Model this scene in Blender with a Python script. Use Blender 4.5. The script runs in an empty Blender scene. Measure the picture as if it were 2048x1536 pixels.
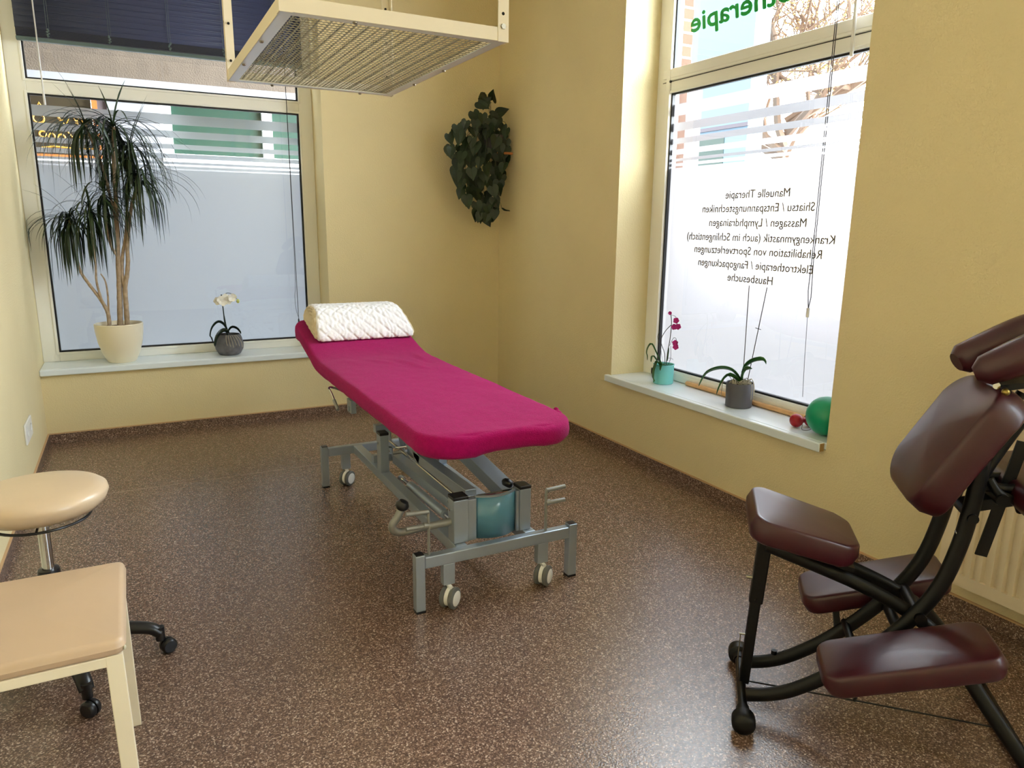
import bpy, bmesh, math, random
from mathutils import Vector, Matrix
random.seed(7)
S = bpy.context.scene
COL = S.collection
V = Vector
PI = math.pi

# ------------------------------------------------------------------ camera
cam_d = bpy.data.cameras.new('camera')
cam_d.sensor_width = 36.0
cam_d.lens = 1449.23 / 2048 * 36.0
cam_d.clip_start = 0.02
cam_d.clip_end = 300
cam = bpy.data.objects.new('camera', cam_d)
COL.objects.link(cam)
r_ = V((0.887043, -0.461553, 0.011114)); u_ = V((0.08951, 0.195543, 0.976602)); f_ = V((0.452926, 0.865293, -0.214769))
cm = Matrix(((r_.x, u_.x, -f_.x, -2.7369), (r_.y, u_.y, -f_.y, -5.4977), (r_.z, u_.z, -f_.z, 1.45), (0, 0, 0, 1)))
cam.matrix_world = cm
S.camera = cam

# ------------------------------------------------------------------ sky, sun, exposure
SKY = 7.0; SUNSIDE = 5.0
w = bpy.data.worlds.new('sky'); S.world = w; w.use_nodes = True
nt = w.node_tree; nt.nodes.clear()
wo = nt.nodes.new('ShaderNodeOutputWorld'); bg = nt.nodes.new('ShaderNodeBackground')
tc = nt.nodes.new('ShaderNodeTexCoord'); sx = nt.nodes.new('ShaderNodeSeparateXYZ'); cr = nt.nodes.new('ShaderNodeValToRGB')
cr.color_ramp.elements[0].position = 0.0; cr.color_ramp.elements[0].color = (0.93, 0.96, 1.0, 1)
cr.color_ramp.elements[1].position = 0.8; cr.color_ramp.elements[1].color = (0.76, 0.89, 1.0, 1)
nt.links.new(tc.outputs['Generated'], sx.inputs[0]); nt.links.new(sx.outputs['Z'], cr.inputs[0])
nt.links.new(cr.outputs[0], bg.inputs[0])
mp_ = nt.nodes.new('ShaderNodeMapRange'); mp_.inputs['From Min'].default_value = -.2; mp_.inputs['From Max'].default_value = 1.0   # hazy sun side of the sky lies towards +x
mp_.inputs['To Min'].default_value = SKY; mp_.inputs['To Max'].default_value = SKY*SUNSIDE; mp_.interpolation_type = 'SMOOTHSTEP'
nt.links.new(sx.outputs['X'], mp_.inputs['Value']); nt.links.new(mp_.outputs[0], bg.inputs[1])
nt.links.new(bg.outputs[0], wo.inputs[0])
vs = S.view_settings
vs.view_transform = 'Standard'; vs.look = 'None'; vs.gamma = 1.0; vs.exposure = 0.25; vs.use_curve_mapping = False
S.cycles.max_bounces = 10; S.cycles.diffuse_bounces = 7; S.cycles.glossy_bounces = 4
S.cycles.transmission_bounces = 6; S.cycles.transparent_max_bounces = 16
S.cycles.sample_clamp_indirect = 8.0
S.cycles.use_denoising = True
try: S.cycles.denoiser = 'OPENIMAGEDENOISE'
except Exception: pass
# light portals in the two seen window openings and the added third one (they only guide the sampling of the sky)
def portal(loc, rot, sx_, sy_):
    d = bpy.data.lights.new('window_portal', 'AREA'); d.shape = 'RECTANGLE'; d.size = sx_; d.size_y = sy_
    d.cycles.is_portal = True
    o = bpy.data.objects.new('window_portal', d); o.location = loc; o.rotation_euler = rot; COL.objects.link(o)
portal((0.40, -2.5, 1.8), (0, PI/2, 0), 2.6, 1.7)      # faces -x
portal((-2.37, 0.42, 1.8), (-PI/2, 0, 0), 1.9, 2.6)    # faces -y

portal((0.40, -6.3, 1.8), (0, PI/2, 0), 2.6, 1.5)  # portal of the added window behind the camera
# ------------------------------------------------------------------ materials
def srgb(r, g, b):
    f = lambda c: (c/255/12.92) if c/255 <= 0.04045 else ((c/255+0.055)/1.055)**2.4
    return (f(r), f(g), f(b), 1)
def mat(name, col, rough=0.5, metal=0.0, spec=0.5, bump=None, var=None, sheen=0, coat=0, trans=None):
    """bump=(scale,strength,distance)  var=(scale,amount) mottles the colour."""
    m = bpy.data.materials.new(name); m.use_nodes = True
    n = m.node_tree; b = n.nodes['Principled BSDF']
    b.inputs['Base Color'].default_value = col; b.inputs['Roughness'].default_value = rough
    b.inputs['Metallic'].default_value = metal; b.inputs['Specular IOR Level'].default_value = spec
    if sheen: b.inputs['Sheen Weight'].default_value = sheen; b.inputs['Sheen Roughness'].default_value = 0.4; b.inputs['Sheen Tint'].default_value = (1, .6, .8, 1)
    if coat: b.inputs['Coat Weight'].default_value = coat; b.inputs['Coat Roughness'].default_value = 0.15
    if bump or var:
        t = n.nodes.new('ShaderNodeTexCoord')
    if bump:
        x = n.nodes.new('ShaderNodeTexNoise'); x.inputs['Scale'].default_value = bump[0]; x.inputs['Detail'].default_value = 3
        k = n.nodes.new('ShaderNodeBump'); k.inputs['Strength'].default_value = bump[1]; k.inputs['Distance'].default_value = bump[2]
        n.links.new(t.outputs['Object'], x.inputs['Vector']); n.links.new(x.outputs[0], k.inputs['Height']); n.links.new(k.outputs[0], b.inputs['Normal'])
    if var:
        x = n.nodes.new('ShaderNodeTexNoise'); x.inputs['Scale'].default_value = var[0]; x.inputs['Detail'].default_value = 4
        h = n.nodes.new('ShaderNodeMapRange'); h.inputs['From Min'].default_value = .3; h.inputs['From Max'].default_value = .7
        h.inputs['To Min'].default_value = 1-var[1]; h.inputs['To Max'].default_value = 1+var[1]
        mx = n.nodes.new('ShaderNodeVectorMath'); mx.operation = 'SCALE'; mx.inputs[0].default_value = col[:3]
        n.links.new(t.outputs['Object'], x.inputs['Vector']); n.links.new(x.outputs[0], h.inputs['Value'])
        n.links.new(h.outputs[0], mx.inputs['Scale']); n.links.new(mx.outputs[0], b.inputs['Base Color'])
    return m
def bumpy_wall(name, col):
    m = mat(name, col, 0.85, spec=0.25, bump=(120, 0.55, 0.004), var=(2.0, 0.025))
    return m
M = {}
M['wall'] = bumpy_wall('yellow_roughcast_paint', srgb(224, 210, 168))
M['ceiling'] = mat('white_ceiling_paint', srgb(240, 238, 230), 0.9, bump=(90, .3, .002))
M['pvc'] = mat('white_window_plastic', srgb(238, 238, 232), 0.28)
M['sill'] = mat('white_sill_laminate', srgb(226, 237, 246), 0.16)
M['gasket'] = mat('black_rubber_gasket', srgb(14, 14, 16), 0.5)
M['trim'] = mat('beige_sealing_strip', srgb(196, 160, 120), 0.5)
M['edge'] = mat('raw_chipboard_edge', srgb(170, 140, 90), 0.8)
# speckled vinyl floor
def floor_mat():
    m = bpy.data.materials.new('speckled_brown_vinyl'); m.use_nodes = True
    n = m.node_tree; b = n.nodes['Principled BSDF']; L = n.links.new
    t = n.nodes.new('ShaderNodeTexCoord')
    v = n.nodes.new('ShaderNodeTexVoronoi'); v.inputs['Scale'].default_value = 260; v.inputs['Randomness'].default_value = 1
    L(t.outputs['Object'], v.inputs['Vector'])
    s = n.nodes.new('ShaderNodeSeparateColor'); L(v.outputs['Color'], s.inputs[0])
    c = n.nodes.new('ShaderNodeValToRGB'); c.color_ramp.interpolation = 'CONSTANT'
    e = c.color_ramp.elements
    e[0].position = 0; e[0].color = srgb(82, 62, 52)
    e[1].position = .30; e[1].color = srgb(100, 77, 65)
    for p, col in ((.56, srgb(116, 91, 78)), (.72, srgb(132, 106, 91)), (.84, srgb(156, 129, 114)), (.93, srgb(186, 162, 146))):
        x = e.new(p); x.color = col
    L(s.outputs[0], c.inputs[0]); 
    nz = n.nodes.new('ShaderNodeTexNoise'); nz.inputs['Scale'].default_value = 90; nz.inputs['Detail'].default_value = 3; L(t.outputs['Object'], nz.inputs['Vector'])
    mr = n.nodes.new('ShaderNodeMapRange'); mr.inputs['From Min'].default_value = .35; mr.inputs['From Max'].default_value = .65; mr.inputs['To Min'].default_value = .86; mr.inputs['To Max'].default_value = 1.14
    L(nz.outputs[0], mr.inputs['Value'])
    sc = n.nodes.new('ShaderNodeVectorMath'); sc.operation = 'SCALE'; L(c.outputs[0], sc.inputs[0]); L(mr.outputs[0], sc.inputs['Scale'])
    L(sc.outputs[0], b.inputs['Base Color'])
    b.inputs['Roughness'].default_value = .27
    b.inputs['Specular IOR Level'].default_value = .85
    k = n.nodes.new('ShaderNodeBump'); k.inputs['Strength'].default_value = .35; k.inputs['Distance'].default_value = .002
    n2 = n.nodes.new('ShaderNodeTexNoise'); n2.inputs['Scale'].default_value = 160; n2.inputs['Detail'].default_value = 2; L(t.outputs['Object'], n2.inputs['Vector'])
    L(n2.outputs[0], k.inputs['Height']); L(k.outputs[0], b.inputs['Normal'])
    return m
M['floor'] = floor_mat()
def glass_mat(name, tint=(0.97, 0.99, 0.98, 1)):
    m = bpy.data.materials.new(name); m.use_nodes = True; n = m.node_tree; n.nodes.clear()
    o = n.nodes.new('ShaderNodeOutputMaterial'); a = n.nodes.new('ShaderNodeBsdfTransparent'); g = n.nodes.new('ShaderNodeBsdfGlossy')
    a.inputs[0].default_value = tint; g.inputs['Roughness'].default_value = 0.0
    mx = n.nodes.new('ShaderNodeMixShader'); fr = n.nodes.new('ShaderNodeLayerWeight'); pw = n.nodes.new('ShaderNodeMath'); pw.operation = 'POWER'; pw.inputs[1].default_value = 5
    ad = n.nodes.new('ShaderNodeMath'); ad.operation = 'MULTIPLY_ADD'; ad.inputs[1].default_value = .9; ad.inputs[2].default_value = .05
    n.links.new(fr.outputs['Facing'], pw.inputs[0]); n.links.new(pw.outputs[0], ad.inputs[0]); n.links.new(ad.outputs[0], mx.inputs[0]); n.links.new(a.outputs[0], mx.inputs[1]); n.links.new(g.outputs[0], mx.inputs[2]); n.links.new(mx.outputs[0], o.inputs[0])
    return m
M['glass'] = glass_mat('clear_window_glass')
def film_mat(name, tl, rf, rough):
    m = bpy.data.materials.new(name); m.use_nodes = True; n = m.node_tree; n.nodes.clear(); L = n.links.new
    o = n.nodes.new('ShaderNodeOutputMaterial')
    t = n.nodes.new('ShaderNodeBsdfTranslucent'); t.inputs[0].default_value = tl
    r = n.nodes.new('ShaderNodeBsdfRefraction'); r.inputs['IOR'].default_value = 1.15; r.inputs['Roughness'].default_value = rough; r.inputs[0].default_value = rf
    d = n.nodes.new('ShaderNodeBsdfPrincipled'); d.inputs['Base Color'].default_value = (.75, .76, .77, 1); d.inputs['Roughness'].default_value = .35
    a = n.nodes.new('ShaderNodeMixShader'); a.inputs[0].default_value = .5; L(t.outputs[0], a.inputs[1]); L(r.outputs[0], a.inputs[2])
    b = n.nodes.new('ShaderNodeMixShader'); b.inputs[0].default_value = .15; L(a.outputs[0], b.inputs[1]); L(d.outputs[0], b.inputs[2])
    L(b.outputs[0], o.inputs[0]); return m
M['film1'] = film_mat('grey_frosted_film', (.24, .25, .265, 1), (.34, .36, .385, 1), .6)
M['film3'] = film_mat('added_window_film', (.46, .48, .52, 1), (.46, .48, .52, 1), .6)  # film of the added, unseen third window
M['film2'] = film_mat('white_frosted_film', (.100, .094, .096, 1), (.100, .094, .096, 1), .6)
M['letter'] = mat('taupe_vinyl_lettering', srgb(128, 116, 96), .6)
M['green_letter'] = mat('green_vinyl_lettering', srgb(0, 165, 58), .5)
M['steel'] = mat('silver_painted_steel', srgb(162, 173, 186), 0.33, 0.55, bump=(300, .04, .001))
M['blackcap'] = mat('black_plastic_cap', srgb(16, 16, 20), 0.35)
M['rod'] = mat('grey_enamelled_rod', srgb(140, 140, 136), 0.4, 0.4)
M['chrome'] = mat('chrome', srgb(215, 216, 218), 0.12, 1.0)
M['tyre'] = mat('grey_rubber_tyre', srgb(98, 100, 98), 0.6)
M['whiteplastic'] = mat('white_plastic', srgb(232, 232, 228), 0.35)
M['panel'] = mat('frosted_teal_acrylic', srgb(84, 138, 164), 0.22, coat=.4)
M['cover'] = mat('magenta_terry_cloth', srgb(158, 8, 90), 0.95, spec=.15, bump=(260, .8, .004), var=(60, .10), sheen=.12)
M['mattress'] = mat('pale_mattress', srgb(210, 204, 190), .7)
M['quilt'] = mat('white_quilted_cotton', srgb(238, 238, 242), 0.9, spec=.2, bump=(60, .5, .006), sheen=0)
M['bag'] = mat('cream_quilt_lining', srgb(214, 200, 172), 0.9)
M['cream'] = mat('cream_painted_metal', srgb(226, 215, 190), 0.4)
M['creamflange'] = mat('pale_grey_metal', srgb(214, 220, 226), 0.3, .2)
M['wire'] = mat('galvanised_wire', srgb(150, 146, 132), 0.4, 0.6)
M['screw'] = mat('dull_screw', srgb(150, 145, 130), .35, .9)
M['hole'] = mat('dark_hole', srgb(20, 16, 12), .9)
M['leather'] = mat('burgundy_leatherette', srgb(56, 10, 21), 0.36, bump=(420, .18, .001), coat=.15)
M['black'] = mat('black_tubing', srgb(7, 7, 8), 0.42, spec=.3)
M['brass'] = mat('brass_screw', srgb(150, 130, 70), .3, 1)
M['tan'] = mat('tan_leatherette', srgb(190, 164, 136), 0.42, bump=(500, .12, .001), var=(5, .05))
M['stooltan'] = mat('beige_leatherette', srgb(205, 182, 152), 0.30, bump=(500, .08, .001), var=(4, .04))
M['rad'] = mat('cream_radiator_enamel', srgb(226, 212, 186), 0.35)
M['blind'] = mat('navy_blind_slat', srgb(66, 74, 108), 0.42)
M['blindrail'] = mat('slate_green_rail', srgb(86, 104, 104), 0.4)
M['cord'] = mat('dark_cord', srgb(38, 34, 36), .8)
M['acryl'] = mat('clear_grey_wand', srgb(205, 205, 205), .2)
M['leafdark'] = mat('dark_green_leaf', srgb(26, 46, 20), 0.38, var=(12, .25))
M['dracleaf'] = mat('dracaena_leaf', srgb(34, 52, 24), 0.45, var=(10, .3))
M['bark'] = mat('pale_ringed_bark', srgb(168, 148, 124), 0.85, bump=(60, .6, .006), var=(40, .22))
M['soil'] = mat('potting_soil', srgb(56, 38, 30), 0.95, bump=(80, .9, .02))
M['creampot'] = mat('cream_ceramic', srgb(236, 226, 200), 0.32)
M['stonepot'] = mat('weathered_grey_clay', srgb(104, 104, 110), 0.85, bump=(30, .4, .004), var=(22, .28))
M['tealpot'] = mat('turquoise_glaze', srgb(120, 205, 205), 0.22)
M['greypot'] = mat('slate_grey_ceramic', srgb(84, 84, 92), 0.45)
M['orchleaf'] = mat('orchid_leaf', srgb(42, 96, 40), 0.32, var=(20, .15))
M['orchleafdark'] = mat('dark_orchid_leaf', srgb(20, 34, 20), 0.35)
M['petal'] = mat('white_petal', srgb(246, 244, 236), .6)
M['petalyel'] = mat('yellow_green_bud', srgb(206, 214, 130), .6)
M['petalmag'] = mat('magenta_petal', srgb(178, 20, 120), .6)
M['root'] = mat('pale_root', srgb(176, 170, 150), .8)
M['stem'] = mat('dark_stem', srgb(58, 50, 44), .7)
M['wood'] = mat('pale_beech_wood', srgb(214, 168, 116), 0.45, var=(25, .08))
M['terra'] = mat('terracotta', srgb(176, 110, 62), .7)
M['ballgreen'] = mat('green_rubber', srgb(0, 150, 108), 0.30)
M['ballred'] = mat('red_rubber', srgb(158, 12, 32), 0.26)
M['bark2'] = mat('tree_bark', srgb(120, 96, 78), .9)
M['bud'] = mat('yellow_brown_buds', srgb(206, 168, 90), .8)
M['plasterbrown'] = mat('brown_roughcast', srgb(88, 76, 64), .95, bump=(60, .6, .01), var=(9, .12))
M['facadewhite'] = mat('white_render', srgb(140, 140, 144), .9, var=(8, .04))
M['facadeblue'] = mat('pale_blue_render', srgb(120, 142, 160), .9)
M['greenglass'] = mat('green_tinted_glass', srgb(30, 60, 50), .3)
M['shopdark'] = mat('dark_shop_glass', srgb(50, 42, 30), .3)
M['gold'] = mat('gold_graffiti', srgb(190, 140, 40), .5)
M['orange'] = mat('orange_varnished_frame', srgb(176, 100, 44), .5)
M['pave'] = mat('grey_pavement', srgb(120, 118, 116), .9, var=(5, .1))
M['greywood'] = mat('grey_metal_post', srgb(96, 88, 96), .6)
def brick_mat():
    m = bpy.data.materials.new('red_brickwork'); m.use_nodes = True; n = m.node_tree; b = n.nodes['Principled BSDF']
    t = n.nodes.new('ShaderNodeTexCoord'); mp = n.nodes.new('ShaderNodeMapping'); mp.inputs['Rotation'].default_value = (PI/2, 0, 0)
    k = n.nodes.new('ShaderNodeTexBrick'); k.inputs['Scale'].default_value = 1
    k.inputs['Color1'].default_value = srgb(150, 50, 38); k.inputs['Color2'].default_value = srgb(170, 66, 50); k.inputs['Mortar'].default_value = srgb(170, 160, 160)
    k.inputs['Mortar Size'].default_value = .008; k.inputs['Brick Width'].default_value = .24; k.inputs['Row Height'].default_value = .083
    n.links.new(t.outputs['Object'], mp.inputs[0]); n.links.new(mp.outputs[0], k.inputs['Vector']); n.links.new(k.outputs[0], b.inputs['Base Color']); b.inputs['Roughness'].default_value = .9
    return m
M['brick'] = brick_mat()

# ------------------------------------------------------------------ mesh builder
def basis(d, up=V((0, 0, 1))):
    d = V(d).normalized(); up = V(up)
    if abs(d.dot(up)) > .98: up = V((0, 1, 0)) if abs(d.y) < .9 else V((1, 0, 0))
    a = d.cross(up).normalized(); b = a.cross(d).normalized()
    return a, b
class MB:
    def __init__(s): s.v = []; s.f = []
    def add(s, vs_, fs_):
        n = len(s.v); s.v += [V(x) for x in vs_]; s.f += [tuple(i+n for i in f) for f in fs_]; return s
    def box(s, x0, x1, y0, y1, z0, z1):
        p = [(x, y, z) for z in (z0, z1) for y in (y0, y1) for x in (x0, x1)]
        return s.add(p, [(0, 2, 3, 1), (4, 5, 7, 6), (0, 1, 5, 4), (2, 6, 7, 3), (0, 4, 6, 2), (1, 3, 7, 5)])
    def beam(s, p0, p1, w_, h_, up=(0, 0, 1)):
        p0, p1 = V(p0), V(p1); a, b = basis(p1-p0, up); a = a*w_/2; b = b*h_/2
        q = [p0-a-b, p0+a-b, p0+a+b, p0-a+b, p1-a-b, p1+a-b, p1+a+b, p1-a+b]
        return s.add(q, [(0, 1, 2, 3), (4, 7, 6, 5), (0, 4, 5, 1), (1, 5, 6, 2), (2, 6, 7, 3), (3, 7, 4, 0)])
    def tube(s, pts, r, n=10, closed=False, sq=(1, 1), up=(0, 0, 1)):
        pts = [V(p) for p in pts]; m = len(pts)
        rs = r if isinstance(r, (list, tuple)) else [r]*m
        vs_ = []; fs_ = []; pa = None
        for i, p in enumerate(pts):
            if closed: d = pts[(i+1) % m]-pts[i-1]
            else: d = pts[min(i+1, m-1)]-pts[max(i-1, 0)]
            if d.length < 1e-9: d = V((0, 0, 1))
            d.normalize()
            if pa is None: a, b = basis(d, up)
            else:
                a = pa-d*pa.dot(d)
                if a.length < 1e-6: a, b = basis(d, up)
                a.normalize(); b = a.cross(d).normalized()
            pa = a
            for k in range(n):
                t = 2*PI*k/n; vs_.append(p+a*math.cos(t)*rs[i]*sq[0]+b*math.sin(t)*rs[i]*sq[1])
        for i in range(m if closed else m-1):
            for k in range(n):
                j = (i+1) % m
                fs_.append((i*n+k, i*n+(k+1) % n, j*n+(k+1) % n, j*n+k))
        if not closed: fs_ += [tuple(range(n))[::-1], tuple((m-1)*n+k for k in range(n))]
        return s.add(vs_, fs_)
    def cyl(s, p0, p1, r, n=20, r1=None): return s.tube([p0, p1], [r, r if r1 is None else r1], n)
    def lathe(s, prof, c, n=40, axis=(0, 0, 1)):
        c = V(c); ax = V(axis).normalized(); a, b = basis(ax); vs_ = []; fs_ = []
        for r, z in prof:
            for k in range(n):
                t = 2*PI*k/n; vs_.append(c+ax*z+a*math.cos(t)*max(r, 1e-5)+b*math.sin(t)*max(r, 1e-5))
        for i in range(len(prof)-1):
            for k in range(n): fs_.append((i*n+k, (i+1)*n+k, (i+1)*n+(k+1) % n, i*n+(k+1) % n))
        return s.add(vs_, fs_)
    def ball(s, c, rx, ry=None, rz=None, n=20, mtx=None):
        ry = ry or rx; rz = rz or rx; vs_ = []; fs_ = []; h = n//2
        for i in range(h+1):
            p = PI*i/h
            for k in range(n):
                t = 2*PI*k/n; q = V((rx*math.sin(p)*math.cos(t), ry*math.sin(p)*math.sin(t), rz*math.cos(p)))
                if mtx: q = mtx @ q
                vs_.append(V(c)+q)
        for i in range(h):
            for k in range(n): fs_.append((i*n+k, (i+1)*n+k, (i+1)*n+(k+1) % n, i*n+(k+1) % n))
        return s.add(vs_, fs_)
    def cushion(s, outline, th, o, U, W, r=.02, dome=.0, bulge=0):
        """pad: outline (u,w) polygon, thickness th below the top plane, rounded edges"""
        o = V(o); U = V(U).normalized(); W = V(W).normalized(); N = U.cross(W).normalized()
        if N.z < 0: N = -N
        n = len(outline); cx = sum(p[0] for p in outline)/n; cy = sum(p[1] for p in outline)/n
        # inward offset by polygon normals
        def inset(d):
            out = []
            for i in range(n):
                a = V(outline[i-1]+(0,)) if False else V((outline[i-1][0], outline[i-1][1], 0)); b = V((outline[i][0], outline[i][1], 0)); c = V((outline[(i+1) % n][0], outline[(i+1) % n][1], 0))
                t = (c-a).normalized(); nn = V((-t.y, t.x, 0))
                if nn.dot(V((cx, cy, 0))-b) < 0: nn = -nn
                out.append((b.x+nn.x*d, b.y+nn.y*d))
            return out
        rings = []
        for k in range(5): a = PI/2*k/4; rings.append((inset(r*(1-math.sin(a))), -th+r*(1-math.cos(a))))
        rings.append((inset(-bulge), -th/2))
        for k in range(5): a = PI/2*k/4; rings.append((inset(r*(1-math.cos(a))), -r+r*math.sin(a)))
        base = inset(r)
        for q in (.75, .45, .2): rings.append(([(cx+(x-cx)*q, cy+(y-cy)*q) for x, y in base], dome*(1-q*q)))
        vs_ = []; fs_ = []
        for ring, h in rings:
            for x, y in ring: vs_.append(o+U*x+W*y+N*h)
        m = len(rings)
        for i in range(m-1):
            for k in range(n): fs_.append((i*n+k, i*n+(k+1) % n, (i+1)*n+(k+1) % n, (i+1)*n+k))
        vs_.append(o+U*cx+W*cy+N*dome); t = len(vs_)-1
        for k in range(n): fs_.append(((m-1)*n+k, (m-1)*n+(k+1) % n, t))
        fs_.append(tuple(range(n))[::-1])
        return s.add(vs_, fs_)
    def ribbon(s, pts, ws, side, fold=0.0):
        """leaf strip: centre line pts, half widths ws, side = vector or list of vectors; fold lifts the edges"""
        vs_ = []; fs_ = []
        m = len(pts)
        for i, p in enumerate(pts):
            p = V(p); d = (V(pts[min(i+1, m-1)])-V(pts[max(i-1, 0)])).normalized()
            sd = V(side[i]) if isinstance(side, list) else V(side)
            sd = (sd-d*sd.dot(d)); sd = sd.normalized() if sd.length > 1e-6 else basis(d)[0]
            nn = sd.cross(d)
            if nn.z < 0: nn = -nn
            vs_ += [p-sd*ws[i]+nn*fold*ws[i], p, p+sd*ws[i]+nn*fold*ws[i]]
        for i in range(m-1):
            a = i*3; b = a+3; fs_ += [(a, a+1, b+1, b), (a+1, a+2, b+2, b+1)]
        return s.add(vs_, fs_)
    def build(s, name, m, parent=None, smooth=False, bevel=0, solid=0, angle=40):
        me = bpy.data.meshes.new(name)
        vs_ = s.v
        if parent is not None:
            off = V((0, 0, 0)); q = parent
            while q is not None: off += V(q.location); q = q.parent
        else:
            xs = [v.x for v in vs_]; ys = [v.y for v in vs_]; zs = [v.z for v in vs_]
            off = V(((min(xs)+max(xs))/2, (min(ys)+max(ys))/2, min(zs)))
        me.from_pydata([v-off for v in vs_], [], s.f); me.update()
        b = bmesh.new(); b.from_mesh(me); bmesh.ops.recalc_face_normals(b, faces=b.faces); b.to_mesh(me); b.free()
        me.materials.append(M[m] if isinstance(m, str) else m)
        o = bpy.data.objects.new(name, me); COL.objects.link(o)
        if parent is not None: o.parent = parent
        else: o.location = off
        if smooth:
            me.polygons.foreach_set('use_smooth', [True]*len(me.polygons))
            if angle < 180:
                try: me.set_sharp_from_angle(angle=math.radians(angle))
                except Exception: pass
        if solid:
            q = o.modifiers.new('thickness', 'SOLIDIFY'); q.thickness = solid; q.offset = 0
        if bevel:
            q = o.modifiers.new('soft_edges', 'BEVEL'); q.width = bevel; q.segments = 2; q.limit_method = 'ANGLE'; q.angle_limit = math.radians(50)
        return o
def build_each(mb, name, m, parent, **kw):
    """one object per separate piece of the builder"""
    p = list(range(len(mb.v)))
    def find(i):
        while p[i] != i: p[i] = p[p[i]]; i = p[i]
        return i
    for f in mb.f:
        for i in f[1:]: p[find(i)] = find(f[0])
    groups = {}
    for f in mb.f: groups.setdefault(find(f[0]), []).append(f)
    out = []
    for g in groups.values():
        ids = sorted({i for f in g for i in f}); mp2 = {i: k for k, i in enumerate(ids)}
        q = MB(); q.v = [mb.v[i] for i in ids]; q.f = [tuple(mp2[i] for i in f) for f in g]; out.append(q.build(name, m, parent, **kw))
    return out
def root(name, loc, label, cat, group=None):
    o = bpy.data.objects.new(name, None); o.location = loc; COL.objects.link(o); o.empty_display_size = .1
    return tag(o, label, cat, group)
def tag(o, label, cat, group=None, kind=None):
    o['label'] = label; o['category'] = cat
    if group: o['group'] = group
    if kind: o['kind'] = kind
    return o
def struct(o, label=None):
    o['kind'] = 'structure'
    if label: o['label'] = label
    return o
def arc(c, r, a0, a1, n, f): return [f(c[0]+r*math.cos(a0+(a1-a0)*i/n), c[1]+r*math.sin(a0+(a1-a0)*i/n)) for i in range(n+1)]
def rrect(x0, x1, y0, y1, r, n=6):
    out = []
    for cx, cy, a in ((x1-r, y1-r, 0), (x0+r, y1-r, PI/2), (x0+r, y0+r, PI), (x1-r, y0+r, 3*PI/2)):
        for i in range(n+1): t = a+PI/2*i/n; out.append((cx+r*math.cos(t), cy+r*math.sin(t)))
    return out
def smooth_pts(pts, k=4):
    """Catmull-Rom"""
    P = [V(p) for p in pts]; out = []
    for i in range(len(P)-1):
        a = P[max(i-1, 0)]; b = P[i]; c = P[i+1]; d = P[min(i+2, len(P)-1)]
        for j in range(k):
            t = j/k; out.append(.5*((2*b)+(c-a)*t+(2*a-5*b+4*c-d)*t*t+(3*b-a-3*c+d)*t**3))
    out.append(P[-1]); return out

# ------------------------------------------------------------------ room
XL, YF, ZC = -3.32, -7.2, 3.32
WX0, WX1, WZ0, WZ1 = XL, -1.425, 0.495, 3.12      # window 1 opening in the back wall (y = 0)
VY0, VY1 = -3.36, -1.67                            # window 2 opening in the right wall (x = 0)
TH = .42
struct(MB().box(XL-.3, .3, YF-.3, .3, -.08, 0).build('floor', 'floor'))
struct(MB().box(XL-.3, TH, YF-.3, TH, ZC, ZC+.1).build('ceiling', 'ceiling'))
b = MB(); b.box(WX1, TH, 0, TH, 0, ZC); b.box(WX0, WX1, 0, TH, 0, WZ0-.035); b.box(WX0, WX1, 0, TH, WZ1, ZC)
struct(b.build('wall_back', 'wall'))
b = MB(); b.box(0, TH, VY1, 0, 0, ZC); b.box(0, TH, -5.55, VY0, 0, ZC); b.box(0, TH, YF, -7.0, 0, ZC)
for q0, q1 in ((VY0, VY1), (-7.0, -5.55)): b.box(0, TH, q0, q1, 0, WZ0-.035); b.box(0, TH, q0, q1, WZ1, ZC)  # second opening is for the added window out of view
struct(b.build('wall_right', 'wall'))
struct(MB().box(XL-.25, XL, YF, TH, 0, ZC).build('wall_left', 'wall'))
struct(MB().box(-14, TH, -14, TH, ZC+.101, 11).build('wall_added_sky_block', 'plasterbrown'))  # unseen mass added over the room to cut skylight on the street
struct(MB().box(-14, XL-.251, -14, TH, -.35, ZC+.1).build('wall_added_side_block', 'plasterbrown'))  # unseen mass added beside the room, narrows the sky above the street
struct(MB().box(XL-.25, TH, YF-.25, YF, 0, ZC).build('wall_front', 'wall'))
def base(name, p, ax):
    b = MB(); t = MB()
    x0, x1, y0, y1 = p
    b.box(x0, x1, y0, y1, 0, .058)
    o = struct(b.build(name, 'floor'))
    t.box(x0, x1, y0, y1, .0582, .065)
    t.build('sealing_strip', 'trim', o)
    return o
base('baseboard_back', (XL+.011, -.011, -.010, -.0005), 0)
base('baseboard_right', (-.010, -.0005, YF+.01, -.0005), 1)
base('baseboard_left', (XL+.0005, XL+.010, YF+.01, -.0005), 1)
struct(MB().box(XL+.012, -1.2, -1.203, -1.198, 0, .0009).build('trim_1', mat('grey_brown_weld', srgb(146, 122, 106), .5)))   # welded seam of the floor covering

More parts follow.
